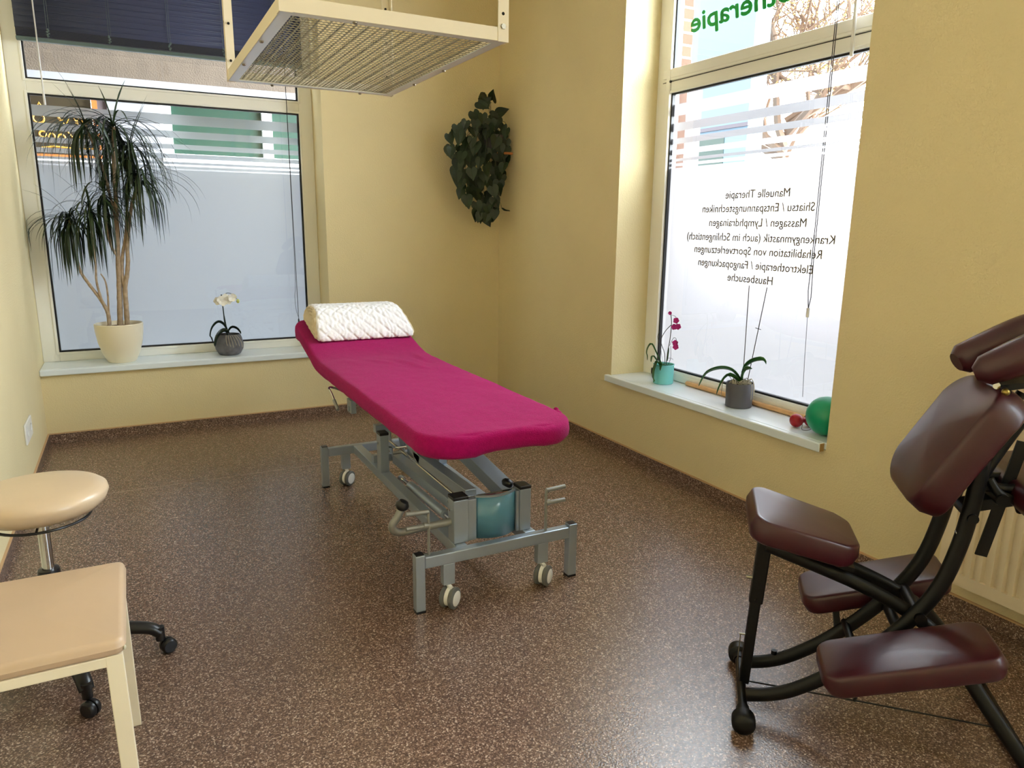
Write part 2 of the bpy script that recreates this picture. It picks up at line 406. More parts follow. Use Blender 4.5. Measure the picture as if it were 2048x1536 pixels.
# ------------------------------------------------------------------ windows
STR = [(2.172, 2.104), (2.063, 2.015), (1.974, 1.94), (1.909, 1.878), (1.855, 1.838), (1.827, 1.81)]
def window(name, opening, label, film=None):
    """opening = function (a, d, z) -> world; a runs along the wall, d is depth behind the room face"""
    P, a0, a1, g0, g1, dF = opening
    w_ = bpy.data.objects.new(name, None); c = P((a0+a1)/2, dF, WZ0); w_.location = c; COL.objects.link(w_); struct(w_, label)
    def bx(mb, aa, ab, da, db, za, zb):
        p, q = P(aa, da, za), P(ab, db, zb)
        mb.box(min(p.x, q.x), max(p.x, q.x), min(p.y, q.y), max(p.y, q.y), za, zb)
    g = .012
    f = MB()
    # outer frame and transom
    bx(f, a0, g0, dF, dF+.07, WZ0, WZ1); bx(f, g1, a1, dF, dF+.07, WZ0, WZ1)
    bx(f, g0, g1, dF, dF+.07, WZ0, .557); bx(f, g0, g1, dF, dF+.07, 2.238, 2.322); bx(f, g0, g1, dF, dF+.07, 3.045, WZ1)
    f.build('window_frame', 'pvc', w_, bevel=.004)
    # glazing beads, slightly raised steps round each pane
    bd = MB()
    for z0, z1 in ((.557, 2.238), (2.322, 3.045)):
        bx(bd, g0-.014, g0+.001, dF-.006, dF+.01, z0-.014, z1+.014); bx(bd, g1-.001, g1+.014, dF-.006, dF+.01, z0-.014, z1+.014)
        bx(bd, g0, g1, dF-.006, dF+.01, z0-.014, z0+.001); bx(bd, g0, g1, dF-.006, dF+.01, z1-.001, z1+.014)
    bd.build('glazing_bead', 'pvc', w_, bevel=.002)
    gk = MB()
    for z0, z1 in ((.557, 2.238), (2.322, 3.045)):
        bx(gk, g0, g0+g, dF+.008, dF+.03, z0, z1); bx(gk, g1-g, g1, dF+.008, dF+.03, z0, z1)
        bx(gk, g0+g, g1-g, dF+.008, dF+.03, z0, z0+g); bx(gk, g0+g, g1-g, dF+.008, dF+.03, z1-g, z1)
    gk.build('gasket', 'gasket', w_)
    for z0, z1 in ((.557, 2.238), (2.322, 3.045)):
        gl = MB(); p = [P(g0+g*.5, dF+.022, z0+g*.5), P(g1-g*.5, dF+.022, z0+g*.5), P(g1-g*.5, dF+.022, z1-g*.5), P(g0+g*.5, dF+.022, z1-g*.5)]
        gl.add(p, [(0, 1, 2, 3)]); gl.build('glass_pane', 'glass', w_)
    if not film: return w_, bx
    fl = MB()
    for z1, z0 in [(1.800, .565)]+STR:
        fl.add([P(g0+g, dF+.027, z0), P(g1-g, dF+.027, z0), P(g1-g, dF+.027, z1), P(g0+g, dF+.027, z1)], [(0, 1, 2, 3)])
    fl.build('frosted_film', film, w_)
    return w_, bx
w1, bx1 = window('window_1', (lambda a, d, z: V((a, d, z)), WX0, WX1, -3.222, -1.524, .285), 'wide white framed window with striped frosted film', 'film1')
w2, bx2 = window('window_2', (lambda a, d, z: V((d, a, z)), VY0, VY1, -3.285, -1.800, .26), 'tall white framed window with mirrored lettering', 'film2')
window('window_added', (lambda a, d, z: V((d, a, z)), -7.0, -5.55, -6.94, -5.62, .26), 'unseen frosted window added on the right wall for extra daylight', 'film3')  # unseen window, added behind the camera to let in more daylight
# inner sash lines on window 2 : groove under the transom and lighter rebate left of the upper pane
b = MB(); b.box(.2575, .262, VY0+.02, VY1-.055, 2.301, 2.305); b.build('sash_gap', 'gasket', w2)
b = MB(); b.box(.252, .262, VY0, VY1-.06, 2.322, 2.375); b.build('sash_rail', 'pvc', w2, bevel=.003)
b = MB(); b.box(.250, .262, -1.80, -1.765, .50, 3.1); b.box(.250, .262, VY0, -1.765, .50, .545); b.build('sash_profile', 'pvc', w2, bevel=.003)
b = MB(); b.cyl((.250, -1.80, 2.303), (.258, -1.80, 2.303), .007, 12); b.build('drain_cap', 'gasket', w2)
# sills (laminate boards lying on the masonry)
b = MB(); b.box(XL+.001, WX1+.05, -.032, -.0005, .455, .495); b.box(XL+.001, WX1-.0005, -.001, .30, .462, .495)
o = struct(b.build('trim_2', 'sill', bevel=.006), 'white laminate sill under the wide window')
b = MB(); b.box(-.034, -.0005, VY0+.012, VY1-.03+.06, .452, .495); b.box(-.001, .27, VY0+.0005, VY1-.0005, .462, .495)
o = struct(b.build('trim_3', 'sill', bevel=.005), 'white laminate sill under the lettered window')
b = MB(); b.box(-.028, -.002, VY0+.0105, VY0+.012, .455, .492); b.build('cut_end', 'edge', o)

# lettering on window 2 (read from the street, so mirrored indoors)
def letters(name, txt, m, size, yc, zb, width, x, bold=0.0, shear=0.0):
    cu = bpy.data.curves.new(name, 'FONT'); cu.body = txt; cu.size = size; cu.align_x = 'CENTER'; cu.extrude = .0004; cu.shear = shear; cu.resolution_u = 3
    o = bpy.data.objects.new(name, cu); COL.objects.link(o)
    bpy.context.view_layer.update()
    me = bpy.data.meshes.new_from_object(o.evaluated_get(bpy.context.evaluated_depsgraph_get()))
    xs = [v.co.x for v in me.vertices]; k = width/(max(xs)-min(xs)); mid = (max(xs)+min(xs))/2
    q = MB(); fs_ = [tuple(p.vertices) for p in me.polygons]
    for i, (dx, dy) in enumerate(((0, 0), (bold, 0), (-bold, 0), (0, bold*.8), (0, -bold*.8), (bold*.6, bold*.6), (-bold*.6, -bold*.6))):
        q.add([V((x+i*.00003+v.co.z, yc+(v.co.x-mid)*k+dx, zb+v.co.y+dy)) for v in me.vertices], fs_)
    bpy.data.objects.remove(o); return q.build(name, m, w2)
for txt, yc, zb, wd in (('Manuelle Therapie', -2.533, 1.607, .458), ('Shiatsu / Entspannungstechniken', -2.524, 1.533, .802),
                        ('Massagen / Lymphdrainagen', -2.535, 1.455, .697), ('Krankengymnastik (auch im Schlingentisch)', -2.532, 1.375, 1.06),
                        ('Rehabilitation von Sportverletzungen', -2.535, 1.302, .92), ('Elektrotherapie / Fangopackungen', -2.533, 1.226, .835),
                        ('Hausbesuche', -2.533, 1.152, .332)):
    letters('lettering', txt, 'letter', .062, yc, zb, wd, .2835, .0007)
letters('green_lettering', 'Physiotherapie', 'green_letter', .150, -2.50, 2.552, 1.14, .2790, .0045, shear=.12)['label'] = 'bold green mirrored lettering'

# ------------------------------------------------------------------ blinds
t = root('venetian_blind', (-2.37, .2, 2.53), 'dark navy venetian blind, half raised across the top of the wide window', 'blind')
bx0, bx1_ = -3.236, -1.50
b = MB(); nsl = 12
for i in range(nsl):
    z = 2.625+i*.0355; n = 6; vs_ = []
    for x in (bx0, bx1_):
        for k in range(n+1):
            s_ = k/n-.5; vs_.append(V((x, .205+s_*.008+.003*math.cos(s_*PI), z+s_*.0385)))
    b.add(vs_, [(k, k+1, n+2+k, n+1+k) for k in range(n)])
b.build('slats', 'blind', t, smooth=True, solid=.0008)
b = MB()
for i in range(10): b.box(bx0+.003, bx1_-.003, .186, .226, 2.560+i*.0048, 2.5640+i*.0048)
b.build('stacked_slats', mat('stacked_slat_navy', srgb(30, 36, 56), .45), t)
b = MB(); b.box(bx0, bx1_, .190, .226, 2.533, 2.556); b.build('bottom_rail', 'blindrail', t, bevel=.004)
b = MB(); b.box(bx0, bx1_, .182, .232, 3.048, 3.085); b.build('headrail', 'blindrail', t, bevel=.002)
for x in (-3.06, -2.72, -2.37, -2.03, -1.69):
    b = MB()
    for dx in (-.006, .006): b.cyl((x+dx, .187, 2.55), (x+dx, .187, 3.05), .0011, 5)
    for i in range(6): b.ball((x+random.uniform(-.008, .008), .184, 2.567+i*.008), .007, .004, .006, 8)
    b.build('ladder_cord', 'blindrail', t)
b = MB(); b.cyl((-3.125, .165, 3.04), (-3.123, .165, 2.235), .0045, 8); b.cyl((-3.123, .165, 2.235), (-3.122, .165, 2.155), .0065, 8); b.build('tilt_wand', 'acryl', t)
b = MB(); b.tube(smooth_pts([(-1.632, .17, 3.04), (-1.632, .17, 2.36), (-1.628, .17, 1.3), (-1.626, .17, .9), (-1.625, .17, .72)]), .0022, 6)
b.tube(smooth_pts([(-1.634, .172, 3.04), (-1.633, .172, 1.2), (-1.644, .172, .90), (-1.640, .172, .80), (-1.626, .171, .74)]), .0014, 5)
b.build('pull_cord', 'cord', t)
b = MB(); b.lathe([(.002, .05), (.006, .04), (.007, 0), (0, 0)], (-1.625, .17, .68), 10); b.build('tassel', 'cord', t)

t = root('raised_blind', (.2, -2.5, 3.0), 'fully raised blind whose cord and wand hang down the lettered window', 'blind')
b = MB(); b.box(.18, .235, VY0+.02, VY1-.03, 3.055, 3.095); b.build('headrail', 'blindrail', t, bevel=.002)
b = MB()
for i in range(22): b.box(.185, .23, VY0+.02, VY1-.03, 2.945+i*.0045, 2.9475+i*.0045)
b.build('stacked_slats', 'blind', t)
b = MB(); b.tube([(.205, -3.015, 3.0), (.205, -3.015, 1.30), (.207, -3.02, 1.12), (.205, -3.012, 1.06)], .002, 6); b.tube([(.205, -3.005, 3.0), (.205, -3.005, 1.30), (.205, -3.001, 1.15), (.205, -3.012, 1.06)], .002, 6)
b.tube([(.205, -3.012, 1.03), (.206, -3.02, .8), (.206, -3.03, .62)], .0012, 5); b.build('pull_cord', 'cord', t)
b = MB(); b.cyl((.205, -3.012, 1.065), (.205, -3.012, 1.02), .008, 12); b.build('tassel', 'whiteplastic', t)
b = MB(); b.cyl((.20, -3.10, 3.04), (.205, -3.11, 2.20), .008, 8); b.build('tilt_wand', 'acryl', t)

# ------------------------------------------------------------------ wall socket and radiator
t = root('wall_socket', (XL, -.86, .30), 'white double power socket low on the left wall', 'socket')
b = MB(); b.box(XL+.0003, XL+.011, -.995, -.735, .262, .372); b.build('cover_plate', 'whiteplastic', t, bevel=.004)
for y in (-.93, -.80):
    b = MB(); b.lathe([(.024, 0), (.024, .002), (.021, .002), (.020, -.004), (0, -.004)], (XL+.0115, y, .317), 20, (1, 0, 0)); b.build('outlet', 'whiteplastic', t)
t = root('radiator', (-.08, -4.7, .16), 'tall cream ribbed panel radiator on the right wall behind the massage chair', 'radiator')
RY1, RY0 = -4.0, -5.6
b = MB(); n = 2; y = RY1-.045; prof = []
pts = [(RY1, -.120)]
while y > RY0+.05:
    pts += [(y+.004, -.120), (y-.002, -.107), (y-.012, -.107), (y-.018, -.120)]; y -= .0372
pts.append((RY0, -.120))
vs_ = []; 
for z in (.205, 1.06): vs_ += [V((x, yy, z)) for yy, x in pts]
k = len(pts); b.add(vs_, [(i, i+1, k+i+1, k+i) for i in range(k-1)])
b.box(-.106, -.1037, RY0, RY1, .16, 1.095)
b.box(-.1205, -.1061, RY0, RY1, .16, .206); b.box(-.1205, -.1061, RY0, RY1, 1.059, 1.095)
b.build('front_panel', 'rad', t)
b = MB(); b.box(-.052, -.040, RY0, RY1, .16, 1.09); b.build('rear_panel', 'rad', t)
b = MB(); b.box(-.1035, -.053, RY1-.004, RY1+.0, .175, 1.085); b.box(-.1035, -.053, RY0, RY0+.004, .175, 1.085); build_each(b, 'side_cover', 'rad', t)
b = MB()
for i in range(52): b.box(-.103, -.053, RY0+.02+i*.03, RY0+.026+i*.03, 1.075, 1.09)
b.box(-.1035, -.098, RY0+.004, RY1-.004, 1.085, 1.0925); b.box(-.058, -.053, RY0+.004, RY1-.004, 1.085, 1.0925); b.build('top_grille', 'rad', t)
b = MB()
for y in (RY1-.2, RY0+.2): b.box(-.040, -.0005, y-.02, y+.02, .25, .30); b.box(-.040, -.0005, y-.02, y+.02, .95, 1.0)
build_each(b, 'wall_bracket', 'rad', t)

# ------------------------------------------------------------------ sling frame hanging from the ceiling
FX0, FX1, FY0, FY1, FZ = -2.285, -1.543, -3.155, -1.92, 2.05
t = root('sling_frame', ((FX0+FX1)/2, (FY0+FY1)/2, FZ), 'cream metal sling frame with wire mesh hanging over the treatment table', 'sling frame')
def lrail(p0, p1, inn):
    p0, p1, inn = V(p0), V(p1), V(inn)
    a = MB(); c0, c1 = p0+inn*.002+V((0, 0, .0215)), p1+inn*.002+V((0, 0, .0215)); a.beam(c0, c1, .004, .043); a.build('frame_rail', 'cream', t, bevel=.001)
    q = MB(); c0, c1 = p0+inn*.0205+V((0, 0, .0015)), p1+inn*.0205+V((0, 0, .0015)); q.beam(c0, c1, .037, .003); q.build('rail_flange', 'creamflange', t)
lrail((FX0, FY0, FZ), (FX1, FY0, FZ), (0, 1, 0)); lrail((FX0, FY1, FZ), (FX1, FY1, FZ), (0, -1, 0))
lrail((FX0, FY0+.001, FZ-.0002), (FX0, FY1-.001, FZ-.0002), (1, 0, 0)); lrail((FX1, FY0+.001, FZ-.0002), (FX1, FY1-.001, FZ-.0002), (-1, 0, 0))
b = MB()
nx = 18; g0x, g1x, g0y, g1y = FX0+.018, FX1-.018, FY0+.018, FY1-.018
for i in range(nx+1):
    x = g0x+(g1x-g0x)*i/nx; b.beam((x, g0y, FZ+.012), (x, g1y, FZ+.012), .0032, .0035)
ny = 42
for j in range(ny+1):
    y = g0y+(g1y-g0y)*j/ny; m = nx*5
    pts = []
    for i in range(m+1):
        q = i % 3; pts.append((g0x+(g1x-g0x)*i/m, min(max(y+(.0055 if i % 2 else -.0055), g0y), g1y), FZ+.010))
    b.tube(pts, .0017, 4)
b.build('wire_mesh', 'wire', t)
for (x, y, sx_, sy_, w_) in ((FX0, FY0, 1, 1, .036), (FX1, FY0, -1, 1, .036), (FX0, FY1, 1, -1, .036), (FX1, FY1, -1, -1, .036)):
    b = MB()
    b.box(min(x, x+sx_*w_), max(x, x+sx_*w_), min(y-sy_*.003, y), max(y-sy_*.003, y), FZ-.002, ZC-.0005)
    b.box(min(x-sx_*.003, x), max(x-sx_*.003, x), min(y-sy_*.003, y+sy_*w_), max(y-sy_*.003, y+sy_*w_), FZ-.002, ZC-.0005)
    p = b.build('hanger_post', 'cream', t)
    h = MB()
    for k in range(8):
        z = FZ+.085+k*.15
        h.cyl((x+sx_*w_*.5, y-sy_*.0032, z), (x+sx_*w_*.5, y-sy_*.0036, z), .0055, 10); h.cyl((x-sx_*.0032, y+sy_*w_*.5, z), (x-sx_*.0036, y+sy_*w_*.5, z), .0055, 10)
        if y == FY1: h.cyl((x+sx_*w_*.5, y-.0036, z), (x+sx_*w_*.5, y-.0032+.007, z), .0055, 10)
    build_each(h, 'hole', 'hole', p)
    h = MB(); h.cyl((x+sx_*w_*.5, y-sy_*.003, FZ+.045), (x+sx_*w_*.5, y-sy_*.009, FZ+.045), .009, 6); h.build('bolt', 'screw', p)
    h = MB(); h.box(min(x, x+sx_*.09)-.01, max(x, x+sx_*.09)+.01, min(y, y+sy_*.09)-.01, max(y, y+sy_*.09)+.01, ZC-.006, ZC-.0004); h.build('ceiling_plate', 'cream', p)
for x, y in ((FX0+.012, -2.75), (FX0+.012, -2.33), (FX1-.012, -2.62), (FX1-.012, -2.28), (-2.10, FY1-.012), (-1.70, FY1-.012), (-2.06, FY0+.012)):
    b = MB(); b.lathe([(.0075, 0), (.0075, -.004), (.004, -.007), (0, -.007)], (x, y, FZ-.0005), 10); b.build('screw', 'screw', t, smooth=True)

# ------------------------------------------------------------------ treatment table
UZ = V((0, 0, 1))
tt = root('treatment_table', (-1.535, -2.2, 0), 'silver steel height adjustable treatment table on castors', 'treatment table')
def posts(y):
    for x in (-1.872, -1.198):
        b = MB(); b.box(x-.019, x+.019, y-.019, y+.019, .008, .236); p = b.build('foot_post', 'steel', tt, bevel=.003)
        c = MB(); c.box(x-.016, x+.016, y-.016, y+.016, .2358, .2385); c.box(x-.019, x+.019, y-.019, y+.019, 0, .008); c.build('end_cap', 'blackcap', p)
    b = MB(); b.box(-1.853, -1.217, y-.0185, y+.0185, .179, .226); b.build('cross_bar', 'steel', tt, bevel=.004)
posts(-3.105); posts(-1.605)
for y, s_ in ((-3.105, -1), (-1.605, 1)):
    for x in (-1.755, -1.340):
        b = MB(); b.box(x-.024, x+.024, y-.016, y+.016, .092, .1788); cst = b.build('castor', 'steel', tt, bevel=.002)
        cx = x; cy = y-.02
        ax_ = V((.62, -.785, 0)); cc = V((cx, cy, .042))
        for k in (-1, 1):
            q = MB(); q.lathe([(.006, -.011), (.034, -.011), (.0415, -.006), (.0420, .006), (.034, .011), (.006, .011)], cc+ax_*k*.0185, 28, ax_); q.build('wheel', 'tyre', cst, smooth=True)
            q = MB(); q.lathe([(0, k*.0135), (.026, k*.0135), (.031, k*.0105), (.031, k*.005)], cc+ax_*k*.0185, 28, ax_); q.build('hub_cap', 'whiteplastic', cst, smooth=True)
        q = MB(); q.cyl(cc-ax_*.0075+UZ*.004, cc+ax_*.0075+UZ*.004, .037, 28); q.box(cx-.007, cx+.007, cy-.01, cy+.02, .07, .0918); q.build('fender', 'whiteplastic', cst)
for x in (-1.688, -1.382):
    b = MB(); b.box(x-.024, x+.024, -3.086, -1.624, .1792, .2258); b.build('side_rail', 'steel', tt, bevel=.003)
def tower(x, y, w_, d_, z1):
    b = MB(); b.box(x-w_/2, x+w_/2, y-d_/2, y+d_/2, .2262, z1); p = b.build('upright', 'steel', tt, bevel=.003)
    c = MB(); c.box(x-w_/2-.001, x+w_/2+.001, y-d_/2-.001, y+d_/2+.001, z1-.002, z1+.012); c.build('end_cap', 'blackcap', p, bevel=.003)
    c = MB(); c.cyl((x-w_/2-.006, y, z1-.045), (x+w_/2+.006, y, z1-.045), .006, 10); c.build('bolt', 'chrome', p)
tower(-1.680, -3.035, .062, .06, .405); tower(-1.395, -3.035, .050, .06, .405)
tower(-1.692, -2.11, .045, .06, .42); tower(-1.380, -2.11, .045, .06, .42)
# curved frosted teal front panel between two silver strips
b = MB(); n = 14; f0 = []
for z in (.226, .40):
    for i in range(n+1):
        s_ = i/n; x = -1.612+s_*(.178); f0.append(V((x, -3.045-.030*math.sin(PI*s_), z)))
b.add(f0, [(i, i+1, n+2+i, n+1+i) for i in range(n)]); b.build('front_panel', 'panel', tt, smooth=True, solid=.004)
b = MB(); b.box(-1.648, -1.612, -3.06, -3.03, .2265, .398); b.box(-1.434, -1.421, -3.06, -3.03, .2265, .40); build_each(b, 'panel_strip', 'steel', tt, bevel=.002)
b = MB(); f0 = []
for zz in (.3985, .4045):
    for dy in (0, .012):
        for i in range(n+1): s_ = i/n; f0.append(V((-1.612+s_*.178, -3.049-.030*math.sin(PI*s_)+dy, zz)))
k = n+1; fs = []
for i in range(n): fs += [(i, i+1, k+i+1, k+i), (2*k+i, 3*k+i, 3*k+i+1, 2*k+i+1), (i, 2*k+i, 2*k+i+1, i+1), (k+i, k+i+1, 3*k+i+1, 3*k+i)]
b.add(f0, fs); b.build('panel_rim', 'steel', tt)
# lift mechanism
b = MB(); b.beam((-1.415, -2.98, .36), (-1.43, -1.75, .535), .075, .030); b.beam((-1.45, -2.98, .345), (-1.465, -1.75, .52), .006, .06); b.beam((-1.38, -2.98, .345), (-1.395, -1.75, .52), .006, .06); b.build('lift_arm', 'steel', tt, bevel=.002)
b = MB(); b.beam((-1.60, -2.98, .385), (-1.60, -2.37, .372), .05, .045); b.beam((-1.60, -2.45, .372), (-1.60, -1.75, .54), .05, .04); b.build('lift_arm', 'steel', tt, bevel=.002)
b = MB(); b.beam((-1.575, -3.00, .268), (-1.575, -1.98, .238), .055, .045); b.build('lower_link', 'steel', tt, bevel=.003)
b = MB(); b.beam((-1.505, -3.00, .272), (-1.505, -1.98, .262), .03, .05); b.build('lower_link', 'steel', tt, bevel=.003)
b = MB(); b.cyl((-1.600, -2.99, .325), (-1.600, -1.80, .325), .006, 8); b.build('tie_rod', 'chrome', tt)
b = MB(); b.cyl((-1.632, -2.78, .232), (-1.632, -2.34, .214), .021, 20); b.build('gas_cylinder', 'steel', tt, smooth=True)
b = MB(); b.cyl((-1.632, -2.34, .214), (-1.632, -2.24, .210), .010, 14); b.cyl((-1.632, -2.24, .210), (-1.632, -2.20, .208), .016, 14); b.cyl((-1.632, -2.78, .232), (-1.632, -2.9, .237), .011, 14); build_each(b, 'cylinder_rod', 'chrome', tt, smooth=True)
b = MB(); b.box(-1.652, -1.612, -2.93, -2.87, .226, .262); b.build('cylinder_clamp', 'chrome', tt, bevel=.006)
b = MB(); b.add([V((-1.60, -1.95, .375)), V((-1.60, -1.85, .375)), V((-1.60, -1.95, .25)), V((-1.60, -1.99, .25))], [(0, 1, 2, 3)])
b.add([V((-1.54, -1.97, .375)), V((-1.54, -1.87, .375)), V((-1.54, -1.97, .25)), V((-1.54, -2.01, .25))], [(0, 1, 2, 3)]); build_each(b, 'bracket_plate', 'steel', tt, solid=.005)
b = MB(); b.box(-1.70, -1.37, -1.97, -1.93, .225, .262); b.box(-1.70, -1.37, -2.02, -1.98, .40, .44); build_each(b, 'cross_tie', 'steel', tt, bevel=.002)
b = MB(); b.box(-1.63, -1.58, -2.42, -2.30, .435, .53); b.box(-1.47, -1.42, -2.42, -2.30, .435, .53); b.box(-1.66, -1.40, -2.44, -2.28, .53, .56); build_each(b, 'lift_bracket', 'steel', tt, bevel=.004)
b = MB(); b.box(-1.56, -1.50, -2.50, -2.46, .44, .56); b.build('motor_box', 'blackcap', tt, bevel=.004)
b = MB(); b.cyl((-1.70, -2.99, .372), (-1.37, -2.99, .372), .012, 14); b.build('pivot_shaft', 'chrome', tt)
# foot rods with grips
for s_, xr in ((-1, -1.831), (1, -1.322)):
    b = MB(); b.tube(smooth_pts([(xr, -3.105, .224), (xr, -3.105, .33), (xr, -3.105, .392), (xr+s_*.004, -3.105, .402)]), .0058, 10); b.cyl((xr, -3.105, .345), (xr+s_*.02, -3.105, .348), .012, 10); p = b.build('foot_lever', 'rod', tt, smooth=True)
    q = MB(); q.tube([(xr, -3.105, .400), (xr+s_*.088, -3.105, .404)], .0088, 12); q.tube([(xr, -3.105, .345), (xr+s_*.088, -3.105, .346)], .0088, 12); build_each(q, 'lever_grip', 'rod', p, smooth=True)
b = MB(); b.tube(smooth_pts([(-1.71, -3.03, .308), (-1.80, -3.02, .302), (-1.895, -3.0, .290), (-1.930, -3.0, .300), (-1.938, -3.0, .325), (-1.915, -3.0, .355), (-1.900, -3.0, .385)], 5), .015, 14); p = b.build('foot_pedal', 'rod', tt, smooth=True)
q = MB(); q.lathe([(0, -.018), (.018, -.016), (.026, -.004), (.026, .006), (.018, .018), (0, .022)], (-1.897, -3.0, .398), 20, (.4, -.25, 1)); q.build('rubber_knob', 'blackcap', p, smooth=True)
b = MB(); b.tube(smooth_pts([(-1.37, -3.03, .308), (-1.36, -2.98, .34), (-1.40, -2.97, .39)], 5), .012, 12); p = b.build('foot_pedal', 'rod', tt, smooth=True)
q = MB(); q.lathe([(0, -.016), (.018, -.014), (.026, -.004), (.026, .006), (.018, .016), (0, .02)], (-1.432, -2.975, .405), 20, (.5, 0, .9)); q.build('rubber_knob', 'blackcap', p, smooth=True)
# top frame, mattress, levers under the top
b = MB()
for x in (-1.74, -1.33): b.box(x-.02, x+.02, -2.93, -1.30, .565, .60)
for y in (-2.9, -2.36, -1.80, -1.33): b.box(-1.72, -1.35, y-.02, y+.02, .566, .599)
b.build('top_frame', 'steel', tt, bevel=.002)
b = MB(); b.box(-1.79, -1.28, -2.98, -1.42, .6005, .632); b.build('support_board', 'mattress', tt)
b = MB(); b.tube(smooth_pts([(-1.79, -1.76, .575), (-1.84, -1.77, .600), (-1.872, -1.78, .605), (-1.872, -1.84, .585), (-1.872, -1.93, .54)], 4), .0055, 8); p = b.build('back_lever', 'chrome', tt, smooth=True)
q = MB(); q.cyl((-1.872, -1.885, .562), (-1.872, -1.955, .528), .0085, 12); build_each(q, 'lever_grip', 'rod', p, smooth=True)
b = MB(); b.box(-1.805, -1.78, -1.96, -1.88, .50, .566); b.cyl((-1.812, -1.92, .52), (-1.78, -1.92, .52), .014, 12); b.build('hinge_plate', 'steel', tt)
b = MB(); b.tube(smooth_pts([(-1.62, -1.96, .36), (-1.66, -2.0, .345), (-1.66, -2.12, .35), (-1.60, -2.22, .375), (-1.55, -2.2, .40), (-1.55, -2.05, .41)], 4), .005, 8); p = b.build('height_lever', 'chrome', tt, smooth=True)
q = MB(); q.cyl((-1.66, -1.98, .345), (-1.665, -2.06, .285), .0085, 12); build_each(q, 'lever_grip', 'rod', p, smooth=True)
b = MB(); b.cyl((-1.36, -2.60, .55), (-1.25, -2.62, .548), .008, 10); b.box(-1.30, -1.285, -3.0, -2.97, .575, .60); b.build('stop_pin', 'rod', tt)

# fitted magenta cover
def ztop(y):
    k = -1.46
    if y < k-.12: return .711
    if y > k+.12: return .711+(y-k)*.262
    s_ = (y-(k-.12))/.24; return .711+.262*.24*s_*s_/2
CY0, CY1, CX0, CX1 = -3.215, -.845, -1.868, -1.204
def hw(y):
    R0, R1 = .17, .07; c = (CX1-CX0)/2-.028
    if y < CY0+R0: q = (CY0+R0-y)/R0; return c-R0*(1-math.sqrt(max(0, 1-q*q)))*.95
    if y > CY1-R1: q = (y-(CY1-R1))/R1; return c-R1*(1-math.sqrt(max(0, 1-q*q)))
    return c
from mathutils import noise
def wrink(x, y):
    h = .0035*noise.noise(V((x*6, y*5, 1.3)))+.0016*noise.noise(V((x*22, y*16, 5)))
    # pulled folds spreading from the hinge
    for (cx, cy, dx, dy, ln, wd, am) in ((-1.50, -1.62, .25, -1, .42, .020, .012), (-1.64, -1.60, .6, -1, .25, .018, .007), (-1.30, -1.50, -.1, -1, .28, .016, .007), (-1.36, -1.55, .1, -1, .35, .018, -.006), (-1.74, -1.56, .3, -1, .22, .02, .003), (-1.56, -1.85, .9, -1, .25, .015, -.003)):
        d = V((dx, dy, 0)).normalized(); r = V((x-cx, y-cy, 0)); l = r.dot(d); q = (r-d*l).length
        if 0 < l < ln: h += am*math.sin(PI*l/ln)*math.exp(-(q/wd)**2)
    return h
ys = []; n = 120
for j in range(n+1):
    s_ = j/n; s_ = .5-.5*math.cos(PI*s_) if False else s_
    ys.append(CY0+.028+(CY1-.028-CY0-.028)*s_)
extra = [CY0+.028+.17*(1-math.cos(a*PI/2/8)) for a in range(1, 8)]
ys = sorted(set([round(v, 5) for v in ys+extra]))
NX = 44; cxm = (CX0+CX1)/2
b = MB(); grid = []; vs_ = []
for y in ys:
    row = []
    h_ = hw(max(min(y-.028*0, CY1), CY0+.0) if False else (CY0+(y-CY0-.028)*(CY1-CY0)/(CY1-CY0-.056)))
    for i in range(NX+1):
        x = cxm+(i/NX*2-1)*h_; crown = .010*(1-((i/NX*2-1)**4))
        row.append(len(vs_)); vs_.append(V((x, y, ztop(y)+wrink(x, y)-.010+crown)))
    grid.append(row)
fs = []
for j in range(len(ys)-1):
    for i in range(NX): fs.append((grid[j][i], grid[j][i+1], grid[j+1][i+1], grid[j+1][i]))
loop = grid[0][:]+[grid[j][NX] for j in range(1, len(ys))]+grid[-1][::-1][1:]+[grid[j][0] for j in range(len(ys)-2, 0, -1)]
m = len(loop); cur = loop
def lnorm(i):
    a = vs_[loop[i-2]]; c = vs_[loop[(i+2) % m]]; t_ = (c-a); t_.z = 0; t_.normalize(); nn = V((t_.y, -t_.x, 0))
    ctr = V((cxm, min(max(vs_[loop[i]].y, CY0+.4), CY1-.4), 0))
    if nn.dot(vs_[loop[i]]-ctr) < 0: nn = -nn
    return nn
nrm = [lnorm(i) for i in range(m)]
edge = [vs_[i].copy() for i in loop]
R = .026
steps = [(R*math.sin(a*PI/2/5), -R*(1-math.cos(a*PI/2/5))) for a in range(1, 6)]+[(R+.002, -.045), (R, -.062), (R-.012, -.076), (R-.030, -.080)]
for si, (o_, d_) in enumerate(steps):
    new = []
    for i in range(m):
        p = edge[i]; wv = noise.noise(V((p.x*9, p.y*9, si*.3)))
        q = p+nrm[i]*(o_+.003*wv*(si > 4)); q.z += d_+(-.008*abs(noise.noise(V((p.x*5, p.y*5, 9)))) if si > 5 else 0)
        if si > 5:
            # gathered hem hanging lower at the foot corner and the head end
            q.z -= .010*math.exp(-((p.x+1.76)**2+(p.y+3.12)**2)/.012)+.03*math.exp(-((p.y+.9)**2)/.01)
        new.append(len(vs_)); vs_.append(q)
    for i in range(m): fs.append((cur[i], cur[(i+1) % m], new[(i+1) % m], new[i]))
    cur = new
b.add(vs_, fs)
